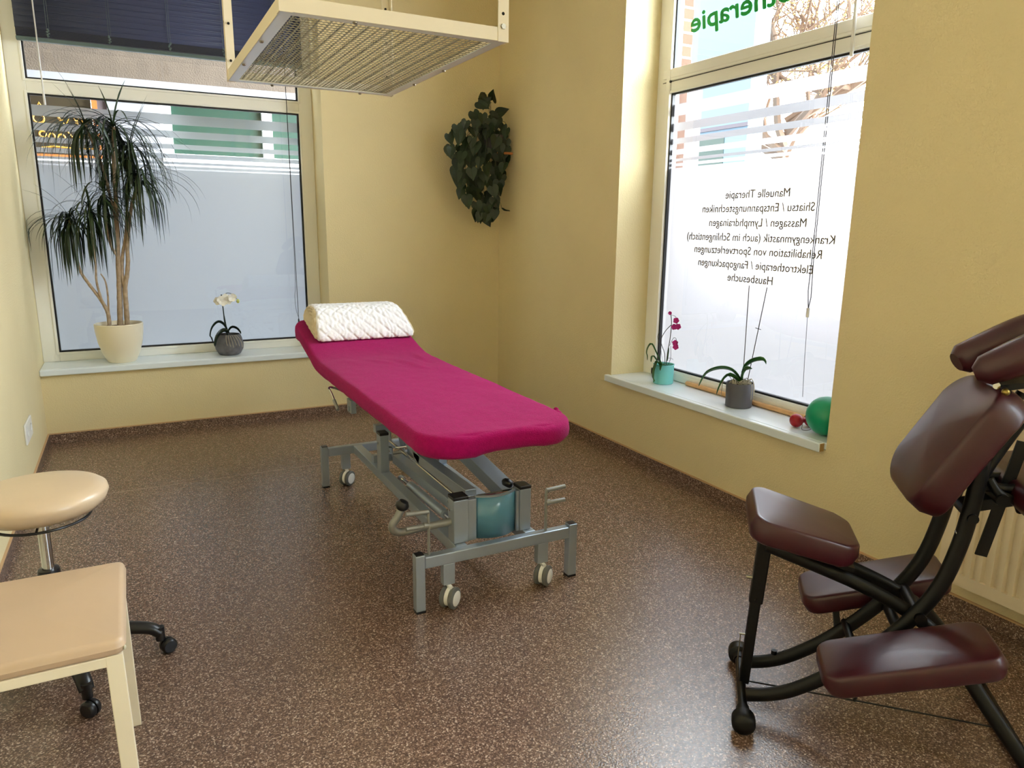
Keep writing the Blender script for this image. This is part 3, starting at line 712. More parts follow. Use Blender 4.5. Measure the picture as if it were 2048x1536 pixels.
# the small pinched knot of cloth at the right foot corner
cov = b.build('fitted_cover', 'cover', smooth=True, angle=180)
tag(cov, 'magenta terry fitted cover stretched over the treatment table', 'cover')
b = MB(); b.ball((-1.222, -3.015, .682), .018, .030, .022, 16); b.ball((-1.212, -2.985, .694), .011, .016, .014, 12); b.build('cloth_knot', 'cover', cov, smooth=True)
b = MB(); pr = []
for y in [CY0+.16+i*.1 for i in range(23)]:
    if y < CY1-.05: pr.append(y)
for k, y in enumerate(pr):
    for x, dz in ((CX0+.075, -.016), (CX1-.075, -.016), (CX1-.075, -.066), (CX0+.075, -.066)): b.v.append(V((x, y, ztop(y)+dz)))
for k in range(len(pr)-1):
    for e in range(4): b.f.append((k*4+e, k*4+(e+1) % 4, k*4+4+(e+1) % 4, k*4+4+e))
b.f.append((0, 1, 2, 3)); q = len(pr)*4-4; b.f.append((q+3, q+2, q+1, q)); b.build('mattress', 'mattress', tt)

# folded quilted pad on the raised head section
def quilt():
    sec = [(-1.262, .772), (-1.268, .800), (-1.245, .850), (-1.205, .905), (-1.165, .938), (-1.10, .952), (-1.0, .955), (-.925, .945), (-.893, .915), (-.885, .88), (-.905, .862), (-1.0, .842), (-1.10, .814), (-1.2, .785)]
    P_ = [V((0, a, c)) for a, c in sec]; ring = []
    for i in range(len(P_)):
        a = P_[i-1]; p = P_[i]; c = P_[(i+1) % len(P_)]; d = P_[(i+2) % len(P_)]
        for j in range(8):
            t_ = j/8; ring.append(.5*((2*p)+(c-a)*t_+(2*a-5*p+4*c-d)*t_*t_+(3*p-a-3*c+d)*t_**3))
    n = len(ring); ctr = V((0, -1.08, .87)); NXq = 120; vs_ = []; fs_ = []
    xs0, xs1 = -1.802, -1.215
    L_ = [0]
    for k in range(n): L_.append(L_[-1]+(ring[(k+1) % n]-ring[k]).length)
    for i in range(NXq+1):
        s_ = i/NXq
        for k in range(n):
            p = ring[k]; d = (p-ctr).normalized()
            e_ = min(s_, 1-s_)*1.0/.045; rd = 1-.10*(1-math.sqrt(max(0, 1-(1-min(e_, 1))**2)))
            x = xs0+(xs1-xs0)*s_
            # the right end is drawn in towards the top, the left end hangs forward a little
            x += -.06*s_*max(0, (p.z-.80)/.16)+.02*(1-s_)*max(0, (p.z-.86)/.1)
            u = x*1.0; v = L_[k]
            a1 = abs(math.sin((u+v)*PI/.078)); a2 = abs(math.sin((u-v)*PI/.078))
            puff = .0075*(min(1, a1*2.2)*min(1, a2*2.2))+.0030*math.sin(x*230+6*noise.noise(V((x*12, v*25, 0))))*(.5+.5*noise.noise(V((x*9, v*12, 3))))
            q = ctr+(p-ctr)*rd+d*puff; vs_.append(V((x, q.y, q.z)))
    for i in range(NXq):
        for k in range(n): fs_.append((i*n+k, i*n+(k+1) % n, (i+1)*n+(k+1) % n, (i+1)*n+k))
    b = MB(); b.add(vs_, fs_)
    o = b.build('folded_quilt', 'quilt', smooth=True, angle=180); tag(o, 'white diamond quilted pad folded into a block on the head of the magenta couch', 'quilt')
    # spiral edges at both ends showing the cream lining
    for i0, sg in ((0, -1), (NXq, 1)):
        e_ = MB(); R_ = [vs_[i0*n+k] for k in range(n)]; c_ = V((R_[0].x, -1.08, .87)); vv = []; ff = []
        lv = [1, .93, .82, .72, .6, .48, .34, .18]
        dep = [0, .010, .004, .012, .005, .013, .006, .012]
        for q, dd in zip(lv, dep):
            for k in range(n): p = c_+(R_[k]-c_)*q; vv.append(V((R_[k].x+sg*dd, p.y+.003*math.sin(k*.7+q*9), p.z)))
        for a_ in range(len(lv)-1):
            for k in range(n): ff.append((a_*n+k, a_*n+(k+1) % n, (a_+1)*n+(k+1) % n, (a_+1)*n+k))
        vv.append(c_+V((sg*.012, 0, 0))); 
        for k in range(n): ff.append(((len(lv)-1)*n+k, (len(lv)-1)*n+(k+1) % n, len(vv)-1))
        e_.add(vv, ff); e_.build('folded_edge', 'bag', o, smooth=True)['label'] = 'cream folded edge'
quilt()

# ------------------------------------------------------------------ massage chair (burgundy pads, black tubing)
LV = V((.673, .739, 0)).normalized(); FV = V((LV.y, -LV.x, 0)); M0 = V((-1.137, -4.03, 0)); UZ = V((0, 0, 1))
def K(u, z, o=0): return M0+FV*u+LV*o+UZ*z
mc = root('massage_chair', K(.35, 0), 'black tube kneeling massage chair with burgundy pads beside the radiator', 'massage chair')
b = MB(); b.tube([K(0, .04, -.155), K(0, .04, .155)], .014, 14); b.build('front_axle', 'black', mc, smooth=True)
for s_ in (-1, 1):
    b = MB(); b.lathe([(0, -.026), (.022, -.026), (.0335, -.018), (.0345, 0), (.0335, .018), (.026, .026), (.012, .030), (0, .031)], K(0, .0345, s_*.182), 26, LV*s_); b.build('wheel', 'black', mc, smooth=True)
    b = MB(); b.cyl(K(0, .038, s_*.125), K(0, .038, s_*.158), .019, 16); b.build('wheel_collar', 'black', mc, smooth=True)
RAIL = [(0.010, .060), (.08, .075), (.15, .108), (.25, .182), (.35, .283), (.43, .385), (.487, .49), (.518, .61), (.533, .72), (.540, .82), (.541, .90)]
for s_ in (-1, 1):
    b = MB(); b.tube(smooth_pts([K(u, z, s_*.088) for u, z in RAIL], 4), .0205, 14, sq=(.8, 1.05), up=(0, 0, 1)); b.build('curved_rail', 'black', mc, smooth=True)
b = MB(); b.beam(K(.034, .545), K(.021, .325), .034, .040, FV); b.beam(K(.022, .35), K(.007, .045), .026, .031, FV); b.cyl(K(.02, .34, -.02), K(.02, .34, .022), .005, 8); b.build('seat_post', 'black', mc, bevel=.004)
b = MB(); b.cyl(K(.012, .405, 0), K(-.012, .405, 0), .006, 8); b.cyl(K(.0, .21, .0), K(-.018, .21, 0), .003, 6); b.tube([K(-.014, .21), K(-.016, .12), K(-.010, .06)], .002, 5); b.build('height_pin', 'screw', mc)
for s_ in (-1, 1):
    b = MB(); b.tube(smooth_pts([K(.035, .535, s_*.05), K(.16, .495, s_*.052), (K(.30, .447, s_*.055)), K(.42, .392, s_*.062), K(.52, .318, s_*.08), K(.63, .175, s_*.15), K(.74, .030, s_*.215)], 4), .0185, 12, sq=(.8, 1.1)); b.build('seat_leg_tube', 'black', mc, smooth=True)
b = MB(); b.tube([K(.745, .022, -.25), K(.745, .022, .25)], .018, 14); b.build('rear_foot_bar', 'black', mc, smooth=True)
b = MB(); b.cyl(K(.445, .395, -.115), K(.445, .395, .115), .016, 14); b.cyl(K(.30, .245, -.10), K(.30, .245, .10), .012, 14); build_each(b, 'pivot_bar', 'black', mc, smooth=True)
b = MB(); b.tube([K(.41, .325, -.27), K(.41, .325, .27)], .016, 12); b.beam(K(.25, .255, .22), K(.52, .35, .22), .03, .018); b.beam(K(.25, .255, -.22), K(.52, .35, -.22), .03, .018); b.build('knee_pad_bar', 'black', mc, smooth=True)
b = MB(); b.beam(K(.285, .262, .20), K(.300, .120, .12), .018, .018, FV); b.beam(K(.285, .262, -.20), K(.300, .150, -.12), .018, .018, FV); build_each(b, 'pad_strut', 'black', mc)
b = MB(); b.tube([K(.02, .05, 0), K(.16, .046, 0), K(.38, .040, 0), K(.735, .026, 0)], .0026, 6); b.cyl(K(.33, .040, 0), K(.335, .055, 0), .005, 6); b.build('tension_cord', 'black', mc)
b = MB(); b.cyl(K(.10, .105, .088), K(.10, .118, .088), .009, 10); b.build('rail_clip', 'black', mc)
# seat pad
b = MB(); o2 = []
for p in rrect(-.01, .288, -.155, .155, .045, 5):
    u, w_ = p
    if u > .2: w_ *= 1-.32*((u-.2)/.088)
    if u < .03: w_ *= 1-.05*((.03-u)/.04)
    o2.append((u, w_))
b.cushion(o2, .070, K(0, .652), (FV*math.cos(.24)-UZ*math.sin(.24)), LV, r=.012, dome=.005, bulge=.006); b.build('seat_pad', 'leather', mc, smooth=True)
b = MB(); b.beam(K(.03, .558), K(.27, .502), .16, .012); b.build('seat_plate', 'black', mc)
# knee pads
A = .322; KU = FV*math.cos(A)+UZ*math.sin(A)
for s_ in (-1, 1):
    b = MB(); b.cushion(rrect(-.015, .415, -.10, .10, .045, 5), .062, K(.19, .296, s_*.22), KU, LV, r=.012, dome=.005, bulge=.006); b.build('knee_pad', 'leather', mc, smooth=True)
# chest pad : curved slab facing the sitter (-F)
th = math.atan2(.315, .175); b = MB(); n = 18; m = 16; vs_ = []; fs_ = []
def chest(s_, t_, side):
    # s_ 0..1 up the pad, t_ -1..1 across
    L_ = .375; bend = .020*(1-(2*s_-1)**2); u = .345+L_*s_*math.cos(th)-bend*math.sin(th); z = .728+L_*s_*math.sin(th)+bend*math.cos(th)
    return u, z
def chestpad():
    out = rrect(0, .375, -.165, .165, .085, 8); b = MB()
    U_ = FV*math.cos(th)+UZ*math.sin(th); N_ = -FV*math.sin(th)+UZ*math.cos(th)
    b.cushion(out, .088, K(.362, .735)+N_*.0, U_, LV, r=.013, dome=.010, bulge=.007)
    c0 = K(.362, .735)
    for v in b.v:
        l = (v-c0).dot(U_)/.375; v += N_*(.022*(1-(2*l-1)**2)-.010)
    return b.build('chest_pad', 'leather', mc, smooth=True)
chestpad()
b = MB(); b.beam(K(.47, .775), K(.60, .99), .20, .012, -FV*math.sin(th)+UZ*math.cos(th)); b.build('chest_plate', 'black', mc)
b = MB()
for s_ in (-1, 1):
    b.tube(smooth_pts([K(.541, .70, s_*.06), K(.56, .80, s_*.055), K(.60, .895, s_*.05), (K(.66, 1.02, s_*.05))], 4), .014, 10)
b.cyl(K(.535, .845, -.11), K(.535, .845, .11), .014, 12); b.cyl(K(.535, .70, -.11), K(.535, .70, .11), .014, 12)
b.build('chest_strut', 'black', mc, smooth=True)
b = MB(); b.cyl(K(.52, .655, -.088), K(.505, .650, -.088), .007, 10); b.cyl(K(.52, .655, .088), K(.505, .65, .088), .007, 10); b.cyl(K(.50, .70, .088), K(.488, .70, .088), .006, 10); build_each(b, 'bolt', 'chrome', mc)
# arm rest and its arms
b = MB(); b.tube([K(.535, .775, -.05), K(.63, .775, -.05), K(.78, .80, -.05)], .013, 10); b.tube([K(.535, .775, .05), K(.63, .775, .05), K(.78, .80, .05)], .013, 10)
b.beam(K(.54, .70, 0), K(.69, .745, 0), .05, .03); b.tube(smooth_pts([K(.575, .80, -.06), K(.60, .765, -.07), K(.64, .75, -.07), K(.66, .72, -.06)], 4), .012, 10)
b.cyl(K(.605, .752, -.09), K(.605, .752, .09), .017, 14); b.build('armrest_arm', 'black', mc, smooth=True)
b = MB(); b.cushion(rrect(0, .16, -.24, .24, .05, 6), .075, K(.625, .79), FV*.98+UZ*.2, LV, r=.028, dome=.005, bulge=.003); b.build('armrest_pad', 'leather', mc, smooth=True)
b = MB(); b.beam(K(.655, .90, -.02), K(.598, .565, -.02), .006, .030, FV); b.v = [v for v in b.v]; b.build('hanging_strap', 'black', mc)
# face cradle: horseshoe cushion, bracket, knobs
b = MB(); U_ = (FV*.87+UZ*.50).normalized(); pts = []
for s_ in [i/28 for i in range(29)]:
    a = -PI/2+PI*s_
    pts.append((.075+.085*math.cos(a), .088*math.sin(a)))
path = [(-.085, -.080), (-.062, -.086), (0, -.090), (.04, -.090)]+pts+[(.04, .090), (0, .090), (-.062, .088), (-.080, .084)]
rr = [.020, .042, .049, .051]+[.052]*29+[.051, .049, .045, .028]
b.tube([K(.570, 1.128)+U_*u+LV*w_ for u, w_ in path], rr, 18, sq=(.95, .95), up=U_.cross(LV)); b.build('face_cushion', 'leather', mc, smooth=True)
b = MB(); b.beam(K(.56, 1.050, 0), K(.72, 1.085, 0), .15, .016); b.beam(K(.555, 1.00, 0), K(.60, 1.06, 0), .05, .03); b.cyl(K(.567, 1.048, -.105), K(.567, 1.048, .105), .010, 12); b.build('cradle_bracket', 'black', mc)
b = MB(); b.ball(K(.560, 1.050, -.115), .010, n=12); b.build('knob', 'brass', mc, smooth=True)
b = MB(); b.cyl(K(.543, 1.062, -.10), K(.543, 1.062, -.05), .009, 12); b.build('clamp_pin', 'chrome', mc, smooth=True)

# ------------------------------------------------------------------ swivel stool
SC = V((-3.055, -2.92, 0))
st = root('swivel_stool', SC, 'round beige swivel stool with chrome column by the left wall', 'stool')
b = MB(); zs = .61
b.lathe([(0, zs-.062), (.12, zs-.062), (.160, zs-.052), (.184, zs-.030), (.193, zs-.008), (.190, zs+.006), (.176, zs+.017), (.15, zs+.024), (.10, zs+.029), (.05, zs+.031), (0, zs+.0315)], SC, 64); b.build('seat', 'stooltan', st, smooth=True)
b = MB(); b.tube([(SC.x+.135*math.cos(2*PI*k/48), SC.y+.135*math.sin(2*PI*k/48), zs-.078) for k in range(48)], .0045, 8, closed=True)
for k in range(3): a = k*2*PI/3+.5; b.cyl((SC.x+.02*math.cos(a), SC.y+.02*math.sin(a), zs-.07), (SC.x+.135*math.cos(a), SC.y+.135*math.sin(a), zs-.078), .004, 8)
b.build('release_ring', 'blackcap', st, smooth=True)
b = MB(); b.cyl((SC.x, SC.y, .30), (SC.x, SC.y, zs-.085), .0175, 24); b.build('gas_column', 'chrome', st, smooth=True)
b = MB(); b.cyl((SC.x, SC.y, zs-.092), (SC.x, SC.y, zs-.0625), .03, 24); b.build('seat_mount', 'blackcap', st, smooth=True)
b = MB(); b.lathe([(.018, .36), (.030, .358), (.032, .35), (.032, .12), (.045, .11), (.045, .07), (0, .07)], SC, 28); b.build('collar', 'blackcap', st, smooth=True)
legmesh = None; protos = []
for k in range(5):
    a = math.radians((-9, 62, 135, 208, -73)[k]); d = V((math.cos(a), math.sin(a), 0)); R_ = (.30, .29, .29, .29, .305)[k]
    b = MB(); pt = smooth_pts([SC+d*.03+UZ*.105, SC+d*.12+UZ*.115, SC+d*.20+UZ*.112, SC+d*(R_-.03)+UZ*.098, SC+d*R_+UZ*.075], 4)
    b.tube(pt, [.029-.008*i/(len(pt)-1) for i in range(len(pt))], 14, sq=(1.0, .85)); b.cyl(SC+d*R_+UZ*.098, SC+d*R_+UZ*.05, .015, 14)
    leg = b.build('star_leg', 'blackcap', st, smooth=True)
    c = SC+d*(R_+.022); ax = d.cross(UZ)*.75+d*.45; ax.normalize()
    q = MB(); q.lathe([(0, -.020), (.020, -.020), (.0255, -.014), (.026, -.004), (.0255, -.002)], c+UZ*.026, 22, ax); q.lathe([(.0255, .002), (.026, .004), (.0255, .014), (.020, .020), (0, .020)], c+UZ*.026, 22, ax)
    q.cyl(c+UZ*.026-ax*.003, c+UZ*.026+ax*.003, .022, 18); q.build('castor', 'blackcap', leg, smooth=True)

# ------------------------------------------------------------------ beige chair in the foreground
CX = -2.825
ch = root('padded_chair', (-3.06, -3.54, 0), 'low cream framed chair with tan padded seat in front of the stool', 'chair')
b = MB(); b.cushion(rrect(-3.285, CX, -3.765, -3.312, .022, 4), .040, (0, 0, .513), (1, 0, 0), (0, 1, 0), r=.015, dome=.010, bulge=.002); b.build('seat', 'tan', ch, smooth=True)
b = MB(); b.ball((CX-.002, -3.755, .487), .004, .006, .006, 10); b.build('worn_corner', 'root', ch, smooth=True)
b = MB(); b.box(-3.27, -2.852, -3.757, -3.735, .446, .472); b.box(-3.27, -2.852, -3.345, -3.323, .446, .472); b.box(-2.875, -2.853, -3.735, -3.345, .447, .472); b.box(-3.27, -3.248, -3.735, -3.345, .447, .472); b.build('seat_frame', 'cream', ch, bevel=.003)
for x0, x1, y0, y1 in ((-2.868, -2.832, -3.757, -3.735), (-2.858, -2.832, -3.345, -3.320), (-3.29, -3.26, -3.757, -3.735), (-3.29, -3.26, -3.345, -3.32)):
    b = MB(); b.box(x0, x1, y0, y1, 0, .4725)
    if x0 > -3: b.v = [V((v.x+(.010 if v.z < .1 and y0 < -3.5 else (.004 if v.z < .1 else 0)), v.y+(-.02 if y0 < -3.5 and v.z < .1 else 0), v.z)) for v in b.v]
    b.build('leg', 'cream', ch, bevel=.002)
for y in (-3.755, -3.345):
    b = MB(); b.box(-3.29, -3.268, y, y+.022, .4726, .84); b.build('back_post', 'cream', ch, bevel=.002)
b = MB(); b.box(-3.29, -3.27+.02, -3.755, -3.32, .66, .86); b.v = [V((v.x+.0, v.y, v.z)) for v in b.v]; b.build('backrest', 'tan', ch, bevel=.008)

# ------------------------------------------------------------------ dracaena on the wide sill
SZ = .495
PC = V((-2.842, .135, SZ))
dr = root('dragon_tree', PC, 'tall dracaena with drooping leaves in a large cream pot on the wide sill', 'potted plant')
b = MB(); b.lathe([(0, 0), (.083, 0), (.090, .006), (.116, .06), (.138, .14), (.149, .22), (.151, .262), (.146, .266), (.141, .258), (.138, .22)], PC, 48); b.build('pot', 'creampot', dr, smooth=True)
b = MB(); b.lathe([(.140, .236), (.10, .240), (.05, .246), (0, .248)], PC, 32); b.build('soil', 'soil', dr, smooth=True)
def trunk(pts, r0, r1, y=0.14, dy=0):
    b = MB(); P_ = smooth_pts([(x, y+dy*i/(len(pts)-1), z) for i, (x, z) in enumerate(pts)], 5)
    rs = [(r0+(r1-r0)*i/(len(P_)-1))*(1+.07*math.sin(i*2.3)) for i in range(len(P_))]
    b.tube(P_, rs, 10); return b
D = .135
trunk([(-2.834, .735), (-2.822, .90), (-2.812, 1.052), (-2.798, 1.32), (-2.782, 1.56), (-2.772, 1.80), (-2.751, 2.045)], .0185, .012).build('trunk', 'bark', dr, smooth=True)
trunk([(-2.792, 1.42), (-2.815, 1.62), (-2.85, 1.833), (-2.912, 2.05)], .010, .009, .14, .03).build('trunk', 'bark', dr, smooth=True)
trunk([(-2.790, .735), (-2.786, .86), (-2.781, 1.0), (-2.760, 1.09), (-2.746, 1.186), (-2.74, 1.286), (-2.698, 1.518), (-2.63, 1.73)], .0175, .010, .13).build('trunk', 'bark', dr, smooth=True)
trunk([(-2.783, .99), (-2.790, 1.09), (-2.775, 1.22), (-2.745, 1.35), (-2.713, 1.583), (-2.665, 1.93)], .012, .009, .13, .04).build('trunk', 'bark', dr, smooth=True)
trunk([(-2.80, 1.2), (-2.838, 1.285), (-2.852, 1.45), (-2.847, 1.62)], .009, .008, .135, -.03).build('trunk', 'bark', dr, smooth=True)
trunk([(-2.898, .735), (-2.897, .80), (-2.903, .85), (-2.935, .93), (-2.987, 1.024), (-3.028, 1.107), (-3.042, 1.19), (-3.045, 1.319), (-3.062, 1.45)], .014, .006, .12).build('trunk', 'bark', dr, smooth=True)
trunk([(-2.897, .82), (-2.93, .94), (-2.945, 1.05), (-2.94, 1.155), (-2.943, 1.352), (-2.933, 1.49)], .008, .006, .115, -.02).build('trunk', 'bark', dr, smooth=True)
trunk([(-2.895, .82), (-2.888, .953), (-2.893, 1.048), (-2.915, 1.10)], .007, .004, .12, -.03).build('dead_branch', 'bark', dr, smooth=True)
rnd = random.Random(11)
def crown(cx, cy, cz, n, ln, up=.9):
    b = MB()
    for i in range(int(n*1.25)):
        a = rnd.uniform(0, 2*PI); el = rnd.betavariate(1.4, 1.6)      # 0 = hanging old leaf, 1 = upright young leaf
        L_ = ln*rnd.uniform(.7, 1.08)*(1 if el < .8 else .75); d = V((math.cos(a)*1.12, math.sin(a)*.5, 0))
        th0 = math.radians(-25+110*el); k = 11; p = V((cx, cy, cz+rnd.uniform(-.07, .015)*(1-el*.4))); pts = [p.copy()]; th_ = th0
        bend = math.radians(rnd.uniform(95, 165) if el < .9 else rnd.uniform(15, 70))/k
        for j in range(k):
            th_ = max(th_-bend*(1.35-.7*j/k), math.radians(-88)); p = p+(d*math.cos(th_)+UZ*math.sin(th_))*(L_/k)
            if p.y > .262: p.y = .262-rnd.random()*.006
            if p.x < XL+.02: p.x = XL+.02
            pts.append(p.copy())
        wd = rnd.uniform(.0048, .0085); ws = [wd*(.75+.25*math.sin(PI*min(1, j/k*1.6))) if j < k*.6 else wd*(1-((j-k*.6)/(k*.4))**1.3)+.0003 for j in range(k+1)]
        b.ribbon(pts, ws, d.cross(UZ), .25)
    return b.build('leaf_crown', 'dracleaf', dr, smooth=True)
for c in ((-2.912, .165, 2.07, 62, .50), (-2.752, .14, 2.065, 66, .52), (-2.668, .16, 1.945, 54, .50), (-2.632, .13, 1.745, 66, .46), (-2.847, .105, 1.635, 50, .44), (-3.062, .12, 1.465, 64, .42), (-2.933, .095, 1.505, 54, .42)):
    crown(*c)

# ------------------------------------------------------------------ orchids
def petal_flower(b, c, n_, r, rn, k=5, cup=.25):
    n_ = V(n_).normalized(); a, e_ = basis(n_)
    for i in range(k):
        t_ = 2*PI*i/k+rn; d = a*math.cos(t_)+e_*math.sin(t_); s_ = d.cross(n_)
        pts = [V(c)+d*r*q+n_*(cup*r*q*q) for q in (0, .25, .55, .85, 1)]
        b.ribbon(pts, [.08*r, .38*r, .52*r, .36*r, .03*r], s_, .1)
OC = V((-2.142, .125, SZ))
t = root('white_orchid', OC, 'small white orchid in a weathered grey round pot on the wide sill', 'potted plant')
b = MB(); b.lathe([(0, 0), (.062, 0), (.078, .010), (.096, .045), (.100, .080), (.090, .125), (.078, .150), (.073, .150), (.084, .12), (.09, .09)], OC, 40); b.build('pot', 'stonepot', t, smooth=True)
b = MB(); b.lathe([(.083, .125), (.05, .135), (0, .14)], OC, 24); b.build('bark_mulch', 'soil', t)
b = MB(); b.tube(smooth_pts([(-2.150, .12, .63), (-2.154, .12, .68), (-2.163, .12, .76), (-2.168, .12, .86), (-2.172, .12, .935)], 4), [.006]*9+[.0042]*8, 8); b.build('flower_stem', 'orchleafdark', t, smooth=True)
def oleaf(b, pts, wmax, side, fold=.35):
    P_ = smooth_pts(pts, 4); n = len(P_)-1
    b.ribbon(P_, [wmax*(math.sin(PI*min(.97, .12+.85*i/n))**.6) if i < n else .001 for i in range(n+1)], side, fold)
b = MB(); oleaf(b, [(-2.150, .12, .665), (-2.175, .11, .715), (-2.210, .10, .735), (-2.250, .09, .70), (-2.268, .08, .645), (-2.255, .075, .59)], .024, (0, -1, .5)); b.build('leaf', 'orchleafdark', t, smooth=True, solid=.003)
b = MB(); oleaf(b, [(-2.150, .11, .655), (-2.185, .06, .672), (-2.225, .03, .640), (-2.25, .02, .575)], .028, (-.5, -1, .4)); b.build('leaf', 'orchleafdark', t, smooth=True, solid=.003)
b = MB(); oleaf(b, [(-2.148, .12, .655), (-2.118, .11, .690), (-2.085, .10, .680), (-2.060, .09, .645)], .028, (0, -1, .3)); b.build('leaf', 'orchleafdark', t, smooth=True, solid=.003)
b = MB()
for k in range(6):
    x = -2.165+.012*k; b.tube(smooth_pts([(x, .06, .645), (x-.006+.004*k, .028, .635), (x-.006+.008*k, .020, .60), (x+.008*k, .018, .575-.008*(k % 3))], 3), .0016, 5)
b.build('air_root', 'root', t)
for i, (x, z, mt) in enumerate(((-2.200, .892, 'petal'), (-2.166, .885, 'petal'), (-2.130, .895, 'petal'), (-2.104, .915, 'petal'), (-2.150, .915, 'petal'), (-2.182, .902, 'petal'))):
    b = MB(); petal_flower(b, (x, .095-.012*(i % 2), z), (-.25+.1*i, -1, -.15), .031, i, 5, .3); b.build('flower', mt, t, smooth=True)
b = MB(); b.tube(smooth_pts([(-2.170, .12, .925), (-2.13, .115, .945), (-2.09, .11, .93), (-2.066, .105, .895)], 4), .0022, 6); b.build('flower_stalk', 'orchleafdark', t, smooth=True)
for x, z, s_ in ((-2.083, .918, .015), (-2.064, .885, .016), (-2.094, .895, .012)):
    b = MB(); b.ball((x, .10, z), s_*.75, s_*.75, s_, 12); b.build('bud', 'petalyel', t, smooth=True)

TC = V((.150, -2.015, SZ))
t = root('pink_orchid', TC, 'spindly magenta orchid in a turquoise pot at the left of the lettered window sill', 'potted plant')
b = MB(); b.lathe([(0, 0), (.058, 0), (.062, .004), (.063, .115), (.066, .120), (.063, .122), (.058, .118), (.057, .1)], TC, 40); b.build('pot', 'tealpot', t, smooth=True)
b = MB(); b.lathe([(.058, .098), (0, .10)], TC, 24); b.build('soil', 'soil', t)
b = MB(); b.tube(smooth_pts([(.14, -2.045, .59), (.14, -2.055, .70), (.14, -2.07, .78), (.14, -2.075, .88), (.14, -2.062, .935)], 4), .0025, 6)
b.tube(smooth_pts([(.14, -2.035, .59), (.14, -2.028, .68), (.14, -1.985, .755), (.14, -2.02, .82), (.14, -2.07, .865)], 4), .0022, 6)
b.tube(smooth_pts([(.14, -2.07, .74), (.14, -2.10, .79), (.14, -2.125, .79), (.14, -2.135, .76)], 4), .0014, 5); b.tube(smooth_pts([(.14, -2.073, .925), (.14, -2.10, .925), (.14, -2.12, .905), (.14, -2.13, .86)], 4), .0014, 5)
b.tube(smooth_pts([(.14, -2.055, .66), (.14, -2.09, .665), (.14, -2.11, .66)], 4), .0012, 5); b.tube(smooth_pts([(.14, -2.05, .60), (.14, -2.085, .66), (.14, -2.08, .74)], 4), .0014, 5); b.tube([(.14, -2.02, .61), (.14, -1.99, .70), (.14, -1.95, .78), (.14, -1.965, .81)], .0012, 5)
b.build('flower_stem', 'stem', t, smooth=True)
for k, (y, z) in enumerate(((-2.062, .938), (-2.122, .900), (-2.108, .860), (-2.142, .866), (-2.125, .765), (-2.132, .742))):
    b = MB(); petal_flower(b, (.135, y, z), (-.7, -.7, 0), .019 if k else .012, k*.7, 5, .2); b.build('flower', 'petalmag', t, smooth=True)
for pts, wd in (([(.13, -2.03, .60), (.10, -1.99, .69), (.09, -1.955, .735), (.085, -1.925, .69), (.085, -1.93, .63)], .013), ([(.12, -2.03, .605), (.085, -2.035, .635), (.062, -2.035, .58), (.060, -2.035, .51)], .024), ([(.12, -2.02, .60), (.10, -1.985, .65), (.09, -1.975, .66), (.07, -1.99, .63)], .016), ([(.15, -2.04, .64), (.145, -2.05, .70), (.14, -2.06, .73)], .010), ([(.12, -2.04, .61), (.09, -2.07, .62), (.075, -2.075, .59)], .018)):
    b = MB(); oleaf(b, pts, wd, (-.4, -1, .1)); b.build('leaf', 'orchleaf', t, smooth=True, solid=.002)

GC = V((.143, -2.665, SZ))
t = root('flowerless_orchid', GC, 'flowerless orchid with two thin stakes in a slate grey pot on the window sill', 'potted plant')
b = MB(); b.lathe([(0, 0), (.066, 0), (.070, .004), (.0725, .130), (.071, .134), (.067, .132), (.066, .11)], GC, 44); b.build('pot', 'greypot', t, smooth=True)
b = MB(); b.lathe([(.067, .112), (.04, .118), (0, .12)], GC, 24); b.build('bark_mulch', 'soil', t)
b = MB(); rn = random.Random(3)
for k in range(46):
    a = rn.uniform(0, 2*PI); r = rn.uniform(.01, .055); a2 = a+rn.uniform(.6, 1.8); h = rn.uniform(.13, .155)
    b.tube(smooth_pts([GC+V((r*math.cos(a), r*math.sin(a), .122)), GC+V((.04*math.cos((a+a2)/2), .04*math.sin((a+a2)/2), h)), GC+V((.06*math.cos(a2), .06*math.sin(a2), .125))], 3), .0018, 5)
for yy, dx in ((-.062, .02), (-.072, .01), (-.066, 0), (.06, -.02)):
    b.tube(smooth_pts([GC+V((dx, yy*.5, .13)), GC+V((dx-.01, yy*1.1, .165)), GC+V((dx-.015, yy*1.5, .13)), GC+V((dx-.02, yy*1.6, .06+dx))], 4), .0016, 5)
b.build('air_root', 'root', t)
b = MB(); b.cyl((.150, -2.676, .61), (.155, -2.662, 1.150), .0022, 7); b.build('stake', 'stem', t)
b = MB(); b.cyl((.150, -2.705, .61), (.150, -2.790, 1.150), .0022, 7); b.cyl((.150, -2.735, .934), (.150, -2.772, .930), .0018, 6); b.build('stake', 'stem', t)
for pts, wd in (([(.15, -2.665, .625), (.14, -2.690, .70), (.125, -2.75, .752), (.115, -2.83, .782), (.11, -2.865, .768)], .026),
                ([(.15, -2.67, .625), (.13, -2.70, .685), (.10, -2.75, .72), (.085, -2.79, .735)], .020),
                ([(.15, -2.655, .64), (.12, -2.62, .685), (.10, -2.55, .685), (.08, -2.47, .645), (.07, -2.425, .565)], .025),
                ([(.14, -2.66, .635), (.10, -2.63, .665), (.075, -2.60, .625), (.06, -2.58, .55)], .024),
                ([(.15, -2.66, .625), (.11, -2.64, .655), (.09, -2.62, .66)], .022)):
    b = MB(); oleaf(b, pts, wd, (-.6, -.8, .5), .3); b.build('leaf', 'orchleaf', t, smooth=True, solid=.003)

